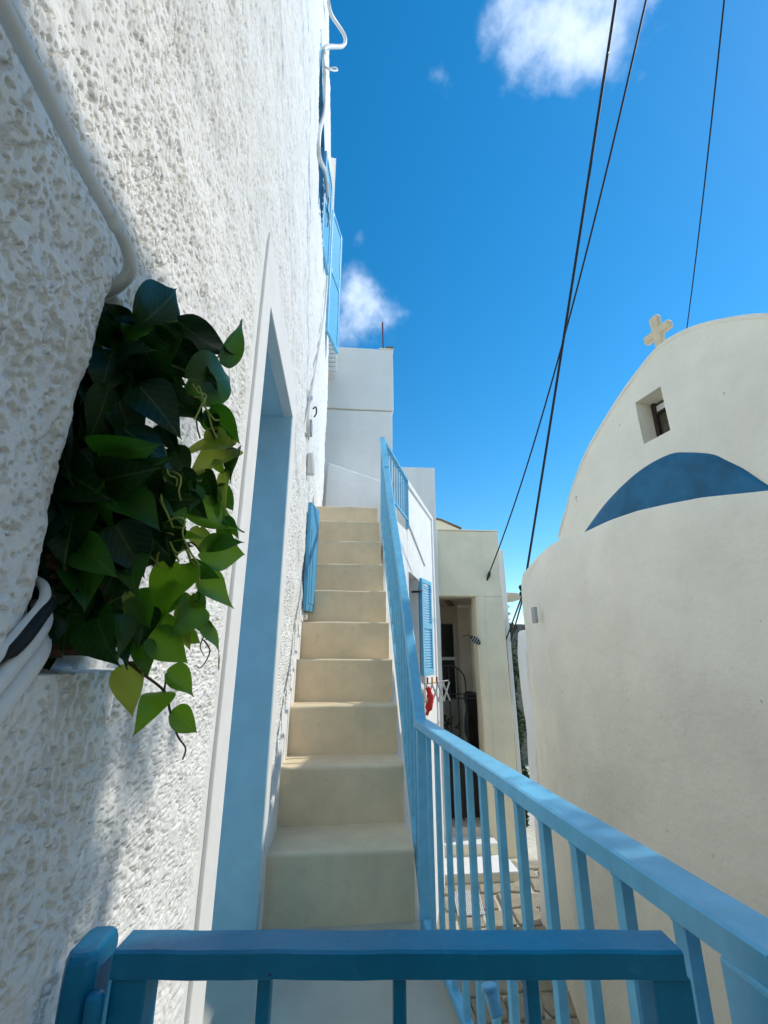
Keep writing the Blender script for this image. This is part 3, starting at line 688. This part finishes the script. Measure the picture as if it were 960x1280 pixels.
# stub beam and down pipe at the corner
tag(MB().prism([(2.97, 8.2, 2.03), (3.30, 8.2, 2.06), (3.36, 8.2, 2.11), (3.28, 8.2, 2.19), (2.97, 8.2, 2.20)], (0, .35, 0)).build('stub_beam', M['marble'], None, .012), 'short cream stone beam sticking out from the corner of the beige house', 'beam')
dpip = thing('drain_pipe', 'thin dark stained drain pipe down the corner of the beige house', 'pipe', (2.93, 8.05, -1.9))
MB().tube(smooth_path([(2.935, 8.10, 1.75), (2.928, 8.07, 1.6), (2.926, 8.06, 1.4), (2.924, 8.06, -1.9)], 4), .016, 8).build('pipe', M['wood'], dpip, 0, True)

# dark hedge in the gap and dry stone wall far behind
def bush(name, label, cat, x, y, z0, z1, rx, ry, n, leaf, seed):
    t = thing(name, label, cat, (x, y, z0)); rr = random.Random(seed)
    MB().tube([(x, y, z0), (x+.02, y, (z0+z1)/2), (x, y, z1-.1)], [.05, .035, .01], 7).build('trunk', M['wood'], t)
    mb = MB()
    for q in range(n):
        f = rr.random(); zz = z0+.1+(z1-z0)*f; k = math.sqrt(rr.random())*(1-.25*f)*(.75+.3*math.sin(zz*6+seed)); a0 = rr.uniform(0, 6.283)
        c = Vector((x+rx*k*math.cos(a0), y+ry*k*math.sin(a0), zz)); a = Vector((rr.uniform(-1,1), rr.uniform(-1,1), rr.uniform(-.6,1))).normalized()*leaf*rr.uniform(.6, 1.3); b_ = a.orthogonal().normalized()*leaf*.4
        mb.add([c-a, c+b_, c+a, c-b_], [(0,1,2,3)])
    tag(mb.build('foliage', M['hedge'], t, recalc=False), kind='stuff')
bush('cypress_shrub', 'dark narrow shrub filling the gap between the beige house and the church', 'shrub', 3.36, 9.3, -2, 1.62, .30, .3, 3000, .07, 3)
bush('wispy_shrub', 'wispy bare topped shrub against the sky beyond the stub beam', 'shrub', 4.25, 11.5, -2, 2.35, .28, .3, 420, .05, 5)
RW = thing('dry_stone_wall', 'rough dry stone wall far off in the gap beside the church', 'wall', (5.6, 14, 0))
for r_ in range(7):
    for k in range(7):
        x = 4.9+k*.28+(r_ % 2)*.1; z = .3+r_*.25
        MB().box(x, x+random.uniform(.2, .26), 14-random.random()*.06, 14.4, z, z+random.uniform(.18, .23)).build('stone', M['rubble'], RW, .03)
MB().box(4.85, 7, 14.08, 14.5, -2.2, 2.0).build('core', M['rubble'], RW)
tag(sub_box('garden_wall', M['white'], None, 2.535, 3.2, 6.2, 6.55, -2.4, 1.40, .15, .05, 3, .05), 'low rounded white wall between the church corner and the dark shrub', 'wall')

# ------------------------------------------------------------------ church
CH = thing('church', 'cream limewashed chapel with a rounded gable and a blue half dome', 'church', (2.7, 2.9, -2.3))
K = .18; LL = math.hypot(1, K); NC = Vector((1, K, 0))/LL; DC = Vector((-K, 1, 0))/LL; C0 = NC*(3.2/LL)
def cp(s, z, k=0): return C0 + DC*s - NC*k + Vector((0, 0, z))      # k metres out towards the alley
arch = [(4.12, 2.29), (4.027, 2.44), (3.937, 2.55), (3.83, 2.71), (3.721, 2.84), (3.60, 2.97), (3.463, 3.085), (3.32, 3.18), (3.165, 3.275), (2.927, 3.41), (2.717, 3.50), (2.507, 3.57), (2.291, 3.55), (2.12, 3.49), (1.981, 3.417), (1.826, 3.323), (1.69, 3.222), (1.52, 3.06), (1.36, 2.84), (1.24, 2.60), (1.15, 2.29)]
arch = [(p.x, p.y) for p in smooth_path([(a, b, 0) for a, b in arch], 2)]
# gable wall with window opening: vertical strips
WS0, WS1, WZA, WZB = 2.553, 2.822, 2.83, 3.245
def arch_z(s):
    for (a, b), (c, d_) in zip(arch[:-1], arch[1:]):
        if c <= s <= a: return b+(d_-b)*(a-s)/max(1e-6, a-c)
    return 2.29
ss = sorted(set(list(np.linspace(1.15, 4.12, 70)) + [WS0, WS1]), reverse=True)
b = bmesh.new(); cols = []
nz_ = 22
rows_ = sorted(set(list(np.linspace(0, 1, nz_))))
def fz(s, f): return 1.2+(arch_z(s)-1.2)*f
grid = []
for s in ss:
    zt = arch_z(s)
    zz = [1.2+(2.83-1.2)*i/10 for i in range(11)]
    if zt > 3.3: zz += [2.83+(WZB-2.83)*i/4 for i in range(1, 5)]+[WZB+(zt-WZB)*i/5 for i in range(1, 6)]
    elif zt > 2.84: zz += [2.83+(zt-2.83)*i/9 for i in range(1, 10)]
    else: zz = [1.2+(zt-1.2)*i/19 for i in range(20)]
    grid.append([(s, z) for z in zz])
X = np.zeros((len(grid), 20, 3))
for i, col in enumerate(grid):
    for j, (s, z) in enumerate(col):
        k = .012*float(vnoise(np.array(s), np.array(z), 3, 41)-.5)
        X[i, j] = cp(s, z, k)
sc = np.array([(g[0][0]) for g in grid]); scm = .5*(sc[1:]+sc[:-1])
keepg = np.ones((len(grid)-1, 19), bool)
for i in range(len(grid)-1):
    for j in range(19):
        zc = np.mean([grid[i][j][1], grid[i+1][j][1], grid[i][j+1][1], grid[i+1][j+1][1]])
        if WS0 < scm[i] < WS1 and WZA < zc < WZB: keepg[i, j] = False
grid_mesh('gable_wall', X, M['church'], CH, keepg, True)
# rounded verge + vault running back from the gable
vv = []
for (s, z) in arch:
    row = [cp(s, z, 0), cp(s, z+.02, .012), cp(s, z+.045, 0), cp(s, z+.05, -.06), cp(s, z+.03, -.14), cp(s, z+.0, -.3), cp(s, z, -4.5)]
    vv.append(row)
grid_mesh('vault', np.array([[list(p) for p in r] for r in vv]), M['church'], CH, smooth=True)
# window reveal, board and little pane
rv = MB()
def cbox(mb, s0, s1, z0, z1, k0, k1):
    return mb.prism([cp(s0, z0, k0), cp(s1, z0, k0), cp(s1, z1, k0), cp(s0, z1, k0)], -NC*(k1-k0))
cbox(rv, WS1, WS1+.05, WZA-.05, WZB+.05, -.36, -.008); cbox(rv, WS0-.05, WS0, WZA-.05, WZB+.05, -.36, -.008)
cbox(rv, WS0, WS1, WZB, WZB+.05, -.36, -.010); cbox(rv, WS0, WS1, WZA-.05, WZA, -.36, -.010)
cw = rv.build('gable_window', M['church'], CH)
cbox(MB(), WS0, WS1, WZA, WZB, -.24, -.20).build('dark_board', M['timber'], cw)
cbox(MB(), WS0+.02, WS1-.02, WZB-.09, WZB-.03, -.20, -.185).build('white_pane', M['white_band'], cw)
fr = MB(); cbox(fr, WS1-.035, WS1-.002, WZA, WZB, -.20, -.16); cbox(fr, WS0, WS1, WZB-.115, WZB-.095, -.20, -.17); fr.build('frame', M['dark'], cw)
# lower apse wall, swelling gently towards the alley
base = [(5.3, 2.1), (4.9, 2.13), (4.7, 2.15), (4.5, 2.185), (4.3, 2.245), (4.1, 2.272), (3.9, 2.268), (3.717, 2.252), (3.297, 2.254), (2.945, 2.245), (2.668, 2.211), (2.347, 2.16), (1.976, 2.071), (1.8, 2.03), (1.6, 1.98), (1.2, 1.86), (0.8, 1.74)]
def base_z(s):
    for (a, b_), (c, d_) in zip(base[:-1], base[1:]):
        if c <= s <= a: return b_+(d_-b_)*(a-s)/(a-c)
    return base[-1][1]
def swell(s): return .012+.075*float(sstep(np.array(s), 3.85, 3.1))
sl_ = list(np.arange(4.50, .8, -.055))
X = np.zeros((len(sl_), 48, 3))
for i, s in enumerate(sl_):
    zt = base_z(s)
    for j in range(42):
        z = -3.2+(zt+3.2-.012)*j/41
        k = swell(s)+.03*float(vnoise(np.array(s), np.array(z), 1.6, 42)-.5)+.10*max(0, (-.2-z)/2.5)
        X[i, j] = cp(s, z, k)
    for q, (dz, dk) in enumerate(((.0, -.004), (.004, -.012), (.004, -.03), (.002, -.06), (-.004, -.14), (-.03, -.3))):
        X[i, 42+q] = cp(s, zt+dz, swell(s)+dk+.03*float(vnoise(np.array(s), np.array(zt), 1.6, 42)-.5))
grid_mesh('apse_wall', X, M['church'], CH, smooth=True)
# the corner strip, facing a little more down the alley
cs = cp(4.50, 0, .012); e1 = Vector((2.497, 6.09, 0)); dv = (e1-cs)
X = np.zeros((12, 40, 3))
for i in range(12):
    t = i/11; s_ = 4.5+t*.82
    zt = 2.195-.07*t-.25*max(0, t-.86)**1.2*5
    if i == 11: zt -= .10
    for j in range(40):
        z = -3.2+(zt+3.2)*j/39
        q = cs+dv*t; X[i, j] = (q.x+.012*math.sin(t*3)*0+.02*float(vnoise(np.array(t*.8), np.array(z), 2, 43)-.5)*(1 if i else 0), q.y, z)
grid_mesh('corner_wall', X, M['church'], CH, smooth=True)
bk = MB(); bk.prism([tuple(cs)[:2]+(2.18,), tuple(e1)[:2]+(2.03,), (e1+NC*4).to_tuple()[:2]+(2.03,), (cp(4.0, 0, -4)).to_tuple()[:2]+(2.24,), cp(4.1, 0, -.2).to_tuple()[:2]+(2.26,)], (0, 0, -.03)); bk.build('shoulder_roof', M['church'], CH)
MB().prism([tuple(e1)[:2]+(-3.2,), (e1+NC*4).to_tuple()[:2]+(-3.2,), (e1+NC*4).to_tuple()[:2]+(2.0,), tuple(e1)[:2]+(2.0,)], (-.0, -.03, 0)).build('end_wall', M['church'], CH)
# blue half dome over the apse
dm = [(3.716, 2.257), (3.401, 2.441), (3.1, 2.56), (2.84, 2.626), (2.594, 2.632), (2.43, 2.57), (2.27, 2.484), (2.188, 2.407), (2.08, 2.287), (1.963, 2.125), (1.86, 2.0), (1.8, 1.93)]
dm = [(p.x, p.y) for p in smooth_path([(a, b_, 0) for a, b_ in dm], 4)]
X = np.zeros((len(dm), 9, 3))
for i, (s, zt) in enumerate(dm):
    z0 = base_z(s)-.03
    for j in range(9):
        f = j/8; z = z0+max(.001, zt-z0)*f
        X[i, j] = cp(s, z, .004+.055*max(0, math.sin(math.pi*i/(len(dm)-1)))*math.sqrt(max(0, 1-f**1.6)) + .004*math.sin(s*9+z*7))
grid_mesh('half_dome', X, M['dome'], CH, smooth=True)
# cross
cr = MB()
def cbx(mb, s0, s1, z0, z1, k0, k1): return cbox(mb, s0, s1, z0, z1, k0, k1)
cx0 = 2.492; zb = arch_z(cx0)-.02
cr.prism([cp(cx0-.036, zb, .0), cp(cx0+.036, zb, 0), cp(cx0+.036, zb+.165, 0), cp(cx0+.128, zb+.165, 0), cp(cx0+.128, zb+.235, 0), cp(cx0+.036, zb+.235, 0), cp(cx0+.04, zb+.365, 0), cp(cx0-.04, zb+.365, 0), cp(cx0-.036, zb+.235, 0), cp(cx0-.128, zb+.235, 0), cp(cx0-.128, zb+.165, 0), cp(cx0-.036, zb+.165, 0)], NC*.055)
cr.build('cross', M['marble'], CH, .008)
cbox(MB(), 4.61, 4.68, 1.42, 1.60, .03, .07).build('meter_plate', M['metal'], CH, .005)

# ------------------------------------------------------------------ unseen house added beyond the right edge to shade the near landing
NH = thing('unseen_shading_house', 'unseen tall white house added beside the church to shade the near landing', 'house', (4.5, -1, -2.5))
MB().box(3.25, 8, -6, 1.24, -3.2, 5.28).build('wall', M['white'], NH, .03)
MB().box(3.15, 8, -6, 1.26, 5.285, 5.38).build('cornice', M['white_band'], NH, .02)
for yy in (-3.2, -1.0):
    w_ = MB().box(3.235, 3.30, yy, yy+.8, 2.2, 3.5).build('window', M['shutter'], NH, .004)
    MB().box(3.225, 3.236, yy+.08, yy+.72, 2.28, 3.42).build('pane', M['glass'], w_)

VN = thing('unseen_dapple_vine', 'unseen leafy vine added on the corner of the shading house to dapple its shade', 'vine', (3.3, 1.26, -2.4))  # out of view, added to break up the edge of the house shadow
MB().tube(smooth_path([(3.3, 1.27, -2.6), (3.28, 1.30, 0), (3.33, 1.28, 2.5), (3.3, 1.30, 5.2)], 4), .03, 7).build('trunk', M['wood'], VN)
rr = random.Random(9); mb = MB(); tw = MB()
for q in range(26):
    z = rr.uniform(2.2, 5.4); p0 = Vector((3.3, 1.28, z)); p1 = p0+Vector((rr.uniform(-.15, .15), rr.uniform(.12, .42), rr.uniform(-.25, .3)))
    tw.tube([p0, (p0+p1)/2+Vector((0, 0, .04)), p1], [.009, .007, .004], 5)
    for t in range(16):
        c = p0+(p1-p0)*rr.random()+Vector((rr.uniform(-.07, .07), rr.uniform(-.07, .09), rr.uniform(-.09, .09)))
        a = Vector((rr.uniform(-1,1), rr.uniform(-1,1), rr.uniform(-1,.4))).normalized()*rr.uniform(.035, .06); b_ = a.orthogonal().normalized()*.03
        mb.add([c-a, c+b_, c+a, c-b_], [(0,1,2,3)])
tw.build('branches', M['wood'], VN); tag(mb.build('foliage', M['hedge'], VN, recalc=False), kind='stuff')

# unseen house added behind the viewer to darken the gate front and near wall
BB = thing('unseen_rear_house', 'unseen beige house added behind the viewer to darken the gate front', 'house', (0, -4, -2.5))
MB().box(-6, 3.1, -8, -1.9, -3.2, 3.4).build('wall', M['beige'], BB, .03)
MB().box(-6, 3.15, -8, -1.85, 3.405, 3.5).build('cornice', M['white_band'], BB, .02)
dq = MB().box(-.4, .6, -1.9, -1.86, -1.3, .9).build('door', M['dark'], BB, .004)
MB().tube([(.5, -1.85, -.2), (.5, -1.82, -.2)], .03, 8).build('handle', M['metal'], dq)

# ------------------------------------------------------------------ overhead cables
def cable(a, b, sag, r, label):
    a = Vector(a); b = Vector(b)
    pts = [a+(b-a)*t-Vector((0, 0, 4*sag*t*(1-t))) for t in np.linspace(0, 1, 25)]
    ext = a+(a-b).normalized()*7 + Vector((.6, -1.6, -1.2))
    tag(MB().tube([ext]+pts, r, 6).build('overhead_cable', M['black'], None, 0, True), label, 'cable', 'overhead cables crossing the alley')
cable((2.69, 2.6, 7.63), (2.55, 6.13, 1.965), .03, .0165, 'thickest black cable dropping to the insulator at the church corner')
cable((3.04, 2.6, 7.70), (2.684, 7.95, 2.528), .42, .0115, 'black cable slanting down to the anchor on the beige house front')
cable((3.68, 2.4, 7.38), (6.9, 7.4, 6.7), .10, .0085, 'thin black cable passing behind the chapel cross')
an = thing('cable_anchor', 'small dark hook where the cable meets the beige house', 'anchor', (2.68, 7.97, 2.5))
MB().tube([(2.684, 7.94, 2.53), (2.67, 7.96, 2.47), (2.64, 8.0, 2.38)], [.022, .03, .012], 7).build('hook', M['iron'], an, 0, True)
ins = thing('insulator_bracket', 'dark insulator bracket on the far corner of the church', 'insulator', (2.54, 6.13, 1.86))
MB().tube([(2.62, 6.14, 1.92), (2.49, 6.12, 1.95)], .02, 8).build('arm', M['iron'], ins)
for z in (1.78, 1.87): MB().tube([(2.515, 6.125, z+.08), (2.515, 6.125, z+.11), (2.515, 6.125, z+.14)], [.03, .045, .03], 10).build('insulator', M['black'], ins, 0, True)
for k in range(2):
    tag(MB().tube([(2.52+.02*k, 6.13, 1.88), (3.1+.12*k, 8.8, 1.15), (5.2+.3*k, 14, 1.9)], .012, 6).build('drop_wire', M['black'], None), ('left' if k == 0 else 'right')+' one of the two short wires under the church corner insulator', 'cable', 'drop wires beyond the church corner')

# drain grate in the paving
dg = thing('drain_grate', 'pale mesh covered slab set in the alley paving', 'grate', (1.75, 6.9, -1.95))
zg = lambda y: float(ground_z(np.array(y)))
MB().add([(1.52, 6.62, zg(6.62)+.04), (1.86, 6.62, zg(6.62)+.04), (1.90, 7.02, zg(7.02)+.04), (1.56, 7.02, zg(7.02)+.04)], [(0,1,2,3)]).build('plate', M['metal'], dg)
ms = MB()
for k in range(15):
    t = k/14
    ms.bar((1.53+.33*t, 6.63, zg(6.63)+.046), (1.57+.33*t, 7.01, zg(7.01)+.046), .007, .008)
    ms.bar((1.53+.04*t, 6.63+.38*t, zg(6.63+.38*t)+.048), (1.86+.04*t, 6.63+.38*t, zg(6.63+.38*t)+.048), .007, .008)
tag(ms.build('mesh', M['white_band'], dg), kind='stuff')

# ------------------------------------------------------------------ hanging plant and basket in the niche
BK = thing('wicker_basket', 'brown wicker basket sunk in the wall niche behind the leaves', 'basket', (-.33, .5, 1.06))
mb = MB()
for k in range(9): 
    z = 1.066+k*.011; mb.tube([(-.335+.075*math.cos(t)*(1+.02*k), .508+.05*math.sin(t)*(1+.02*k), z) for t in np.linspace(0, 2*math.pi, 17)], .0055, 5)
tag(mb.build('weave', M['wicker'], BK), kind='stuff')
MB().tube([(-.335, .508, 1.058), (-.335, .508, 1.15)], [.048, .052], 12).build('basket_liner', M['dark'], BK)
for t in np.linspace(0, 2*math.pi, 9)[:-1]:
    MB().tube([(-.335+.078*math.cos(t), .508+.053*math.sin(t), 1.06), (-.335+.094*math.cos(t), .508+.066*math.sin(t), 1.17)], .004, 5).build('stake', M['wicker'], BK)
PL = thing('hanging_plant', 'trailing green heart leaved plant spilling out of the wall niche', 'plant', (-.3, .5, 1.1))
LEAVES = [[-0.249,0.461,1.43,-0.216,0.492,1.517,0.8],[-0.217,0.489,1.464,-0.162,0.554,1.446,0.62],[-0.178,0.54,1.452,-0.152,0.559,1.529,0.55],[-0.2,0.506,1.391,-0.137,0.581,1.449,0.62],[-0.182,0.544,1.372,-0.147,0.577,1.338,0.72],[-0.265,0.471,1.433,-0.276,0.431,1.437,0.8],[-0.268,0.455,1.438,-0.249,0.462,1.417,0.8],[-0.282,0.471,1.367,-0.284,0.446,1.32,0.7],[-0.236,0.471,1.379,-0.196,0.511,1.325,0.85],[-0.219,0.493,1.318,-0.197,0.504,1.287,0.6],[-0.254,0.466,1.329,-0.231,0.478,1.276,0.55],[-0.158,0.577,1.347,-0.191,0.503,1.303,0.3],[-0.183,0.549,1.369,-0.171,0.545,1.33,0.5],[-0.155,0.581,1.334,-0.183,0.516,1.293,0.5],[-0.151,0.582,1.333,-0.155,0.553,1.282,0.45],[-0.252,0.48,1.27,-0.234,0.486,1.242,0.7],[-0.199,0.523,1.275,-0.182,0.529,1.24,0.7],[-0.189,0.529,1.222,-0.131,0.597,1.224,0.55],[-0.275,0.471,1.187,-0.256,0.479,1.137,0.9],[-0.171,0.545,1.179,-0.122,0.6,1.19,0.62],[-0.169,0.548,1.149,-0.13,0.587,1.12,0.62],[-0.188,0.535,1.161,-0.197,0.498,1.103,0.8],[-0.172,0.55,1.119,-0.179,0.516,1.08,0.75],[-0.161,0.556,1.094,-0.126,0.587,1.058,0.42],[-0.202,0.514,1.083,-0.166,0.547,1.051,0.62],[-0.225,0.499,1.123,-0.211,0.499,1.076,0.32],[-0.181,0.541,1.093,-0.167,0.541,1.067,0.5],[-0.186,0.533,1.042,-0.159,0.553,1.019,0.78],[-0.185,0.534,1.023,-0.196,0.494,1.005,0.72],[-0.178,0.54,1.001,-0.151,0.56,0.981,0.66],[-0.225,0.523,1.05,-0.211,0.522,1.001,0.55],[-0.255,0.492,1.113,-0.258,0.465,1.077,0.8],[-0.16,0.568,1.293,-0.153,0.557,1.234,0.3],[-0.167,0.557,1.264,-0.154,0.555,1.222,0.35],[-0.156,0.575,1.231,-0.135,0.584,1.208,0.5],[-0.253,0.489,1.127,-0.258,0.46,1.15,0.8],[-0.235,0.494,1.103,-0.221,0.494,1.069,0.7],[-0.21,0.517,1.11,-0.207,0.5,1.066,0.6],[-0.209,0.513,1.299,-0.186,0.527,1.264,0.7],[-0.18,0.548,1.284,-0.163,0.552,1.24,0.6],[-0.228,0.494,1.259,-0.208,0.504,1.215,0.7],[-0.261,0.476,1.25,-0.255,0.463,1.201,0.7],[-0.279,0.47,1.275,-0.26,0.478,1.242,0.7],[-0.234,0.496,1.212,-0.23,0.48,1.155,0.75],[-0.208,0.52,1.21,-0.193,0.522,1.155,0.7],[-0.272,0.476,1.222,-0.268,0.461,1.178,0.7],[-0.238,0.496,1.158,-0.236,0.476,1.113,0.75],[-0.197,0.527,1.243,-0.168,0.55,1.221,0.65],[-0.195,0.529,1.413,-0.171,0.546,1.388,0.7],[-0.223,0.497,1.436,-0.227,0.469,1.369,0.8],[-0.271,0.461,1.392,-0.266,0.446,1.331,0.75],[-0.251,0.475,1.371,-0.247,0.459,1.31,0.8],[-0.205,0.514,1.367,-0.182,0.529,1.342,0.7],[-0.28,0.469,1.314,-0.273,0.458,1.265,0.7]]
STEMS = {'s1': [[-0.267, 0.489, 1.347], [-0.22, 0.519, 1.26], [-0.19, 0.543, 1.188], [-0.175, 0.55, 1.151], [-0.166, 0.559, 1.114], [-0.158, 0.566, 1.078]], 's2': [[-0.267, 0.495, 1.083], [-0.235, 0.507, 1.066], [-0.212, 0.521, 1.046], [-0.187, 0.536, 1.024], [-0.18, 0.542, 1.003], [-0.173, 0.554, 0.978], [-0.166, 0.564, 0.964], [-0.167, 0.562, 0.953]], 's3': [[-0.262, 0.486, 1.436], [-0.231, 0.49, 1.406], [-0.203, 0.523, 1.408], [-0.176, 0.554, 1.368], [-0.16, 0.574, 1.319], [-0.166, 0.564, 1.257]], 't1': [[-0.16, 0.563, 1.078], [-0.154, 0.571, 1.067], [-0.156, 0.569, 1.055], [-0.16, 0.562, 1.047], [-0.163, 0.557, 1.05]], 't2': [[-0.159, 0.565, 1.087], [-0.162, 0.559, 1.071], [-0.158, 0.566, 1.06]], 's4': [[-0.263, 0.485, 1.283], [-0.234, 0.496, 1.24], [-0.213, 0.518, 1.219], [-0.215, 0.515, 1.18]]}
def leaf_mesh(w, bend, fold, mi, twist=0):
    """heart-shaped leaf of unit length along +Y, base at 0, folded at the midrib"""
    prof = [(-.05, .16), (.0, .32), (.06, .44), (.14, .50), (.24, .525), (.34, .51), (.44, .465), (.54, .40), (.64, .32), (.74, .23), (.83, .145), (.91, .075), (.97, .025), (1.03, 0)]
    v = []; f = []
    for i, (t, hw) in enumerate(prof):
        for q in (-1, -.5, 0, .5, 1):
            x = q*hw*w; z = -bend*(max(t,0)**2)*.5 + fold*abs(q)**1.3*hw*w + .028*math.sin(7*t+q*3+bend*9)*abs(q) + twist*q*hw*w*(t-.3) - .10*max(0, t-.75)
            tt = t+ (.05 if q == 0 and i == 0 else 0)
            v.append((x, tt, z))
    for i in range(len(prof)-1):
        for k in range(4): f.append((i*5+k, i*5+k+1, (i+1)*5+k+1, (i+1)*5+k))
    me = bpy.data.meshes.new('leaf'); me.from_pydata(v, [], f); me.update()
    for p in me.polygons: p.use_smooth = True
    me.materials.append(LEAFM[mi]); return me
LM = {}
def place_leaf(bse, tip, wr, mi, tilt, roll, seed):
    rr = random.Random(seed)
    key = (round(wr, 1), mi, seed % 5)
    if key not in LM: LM[key] = leaf_mesh(key[0]*1.0, (.25, .6, .1, .85, .4)[seed % 5], (.28, .08, .5, .15, .38)[seed % 5], mi, (.5, -.6, .2, .9, -.3)[seed % 5])
    o = bpy.data.objects.new('leaf', LM[key]); COL.objects.link(o)
    B = Vector(bse); T = Vector(tip); d = T-B; L_ = d.length; yv = d.normalized()
    tocam = (Vector((0, 0, 1.06))-B).normalized()
    nz2 = (tocam + Vector((rr.uniform(-1,1), rr.uniform(-1,1), rr.uniform(-.6,1)))*tilt); nz2 = (nz2-yv*nz2.dot(yv)).normalized()
    xv = yv.cross(nz2)
    m3 = Matrix((xv, yv, nz2)).transposed().to_4x4()
    o.matrix_basis = Matrix.Translation(B) @ m3 @ Matrix.Diagonal((L_, L_, L_, 1))
    o.parent = PL; o.matrix_parent_inverse = Matrix.Translation(-Vector(PL.location))
    return o
tone = {0:0, 1:4, 2:1, 3:1, 4:1, 5:4, 6:4, 7:4, 8:0, 9:4, 11:3, 13:3, 17:2, 18:1, 19:2, 20:2, 21:2, 22:2, 23:2, 24:2, 25:3, 26:3, 27:2, 28:2, 29:2, 30:3, 31:1, 32:3, 33:2, 34:1}  # dark tones stand for shaded leaves, bright ones for backlit leaves
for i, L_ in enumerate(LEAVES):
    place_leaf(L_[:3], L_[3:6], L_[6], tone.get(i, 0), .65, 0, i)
# inner leaves that fill the mass
rr = random.Random(77)
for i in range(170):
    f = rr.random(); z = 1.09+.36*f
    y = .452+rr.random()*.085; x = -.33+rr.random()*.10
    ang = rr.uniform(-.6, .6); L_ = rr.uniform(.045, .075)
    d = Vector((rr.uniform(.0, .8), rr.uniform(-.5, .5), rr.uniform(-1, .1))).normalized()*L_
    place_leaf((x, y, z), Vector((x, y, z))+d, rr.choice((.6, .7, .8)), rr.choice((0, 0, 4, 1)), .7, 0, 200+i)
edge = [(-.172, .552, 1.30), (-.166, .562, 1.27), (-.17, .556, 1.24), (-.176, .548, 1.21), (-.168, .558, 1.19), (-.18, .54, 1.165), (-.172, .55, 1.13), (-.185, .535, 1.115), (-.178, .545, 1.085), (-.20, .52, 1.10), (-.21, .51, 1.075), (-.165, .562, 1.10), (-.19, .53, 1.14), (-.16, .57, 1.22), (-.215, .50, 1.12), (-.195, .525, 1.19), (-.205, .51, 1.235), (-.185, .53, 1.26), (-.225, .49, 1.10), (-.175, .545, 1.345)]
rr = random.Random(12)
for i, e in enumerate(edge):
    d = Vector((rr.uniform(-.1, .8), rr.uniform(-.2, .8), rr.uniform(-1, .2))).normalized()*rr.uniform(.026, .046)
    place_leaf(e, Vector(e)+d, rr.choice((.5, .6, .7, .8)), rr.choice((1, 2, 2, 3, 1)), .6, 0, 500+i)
for i in range(16):
    p0 = Vector((rr.uniform(-.235, -.19), rr.uniform(.49, .52), rr.uniform(1.12, 1.40))); pts = [p0]
    for q in range(5): pts.append(pts[-1]+Vector((rr.uniform(-.004, .014), rr.uniform(-.008, .014), rr.uniform(-.022, .006))))
    MB().tube(smooth_path(pts, 4), .0012, 5).build('tendril', M['tendril'], PL, 0, True)
for k, v in STEMS.items():
    r0 = .0011 if k.startswith('t') else .0019
    pts = smooth_path(v, 6)
    MB().tube(pts, [r0*(1-.6*i/len(pts)) for i in range(len(pts))], 6).build('tendril' if k.startswith('t') else 'stem', M['stem_brown'] if k in ('s2', 't1', 't2') else M['stem'], PL, 0, True)
for i, L_ in enumerate(LEAVES):
    # leaf stalks reaching back to the nearest stem point
    B = Vector(L_[:3]); best = min((Vector(p) for v in STEMS.values() for p in v), key=lambda p: (p-B).length)
    if .008 < (best-B).length < .11:
        mid = (best+B)/2+Vector((0, 0, .006)); MB().tube(smooth_path([best, mid, B], 4), .0011, 5).build('leaf_stalk', M['stem'], PL, 0, True)
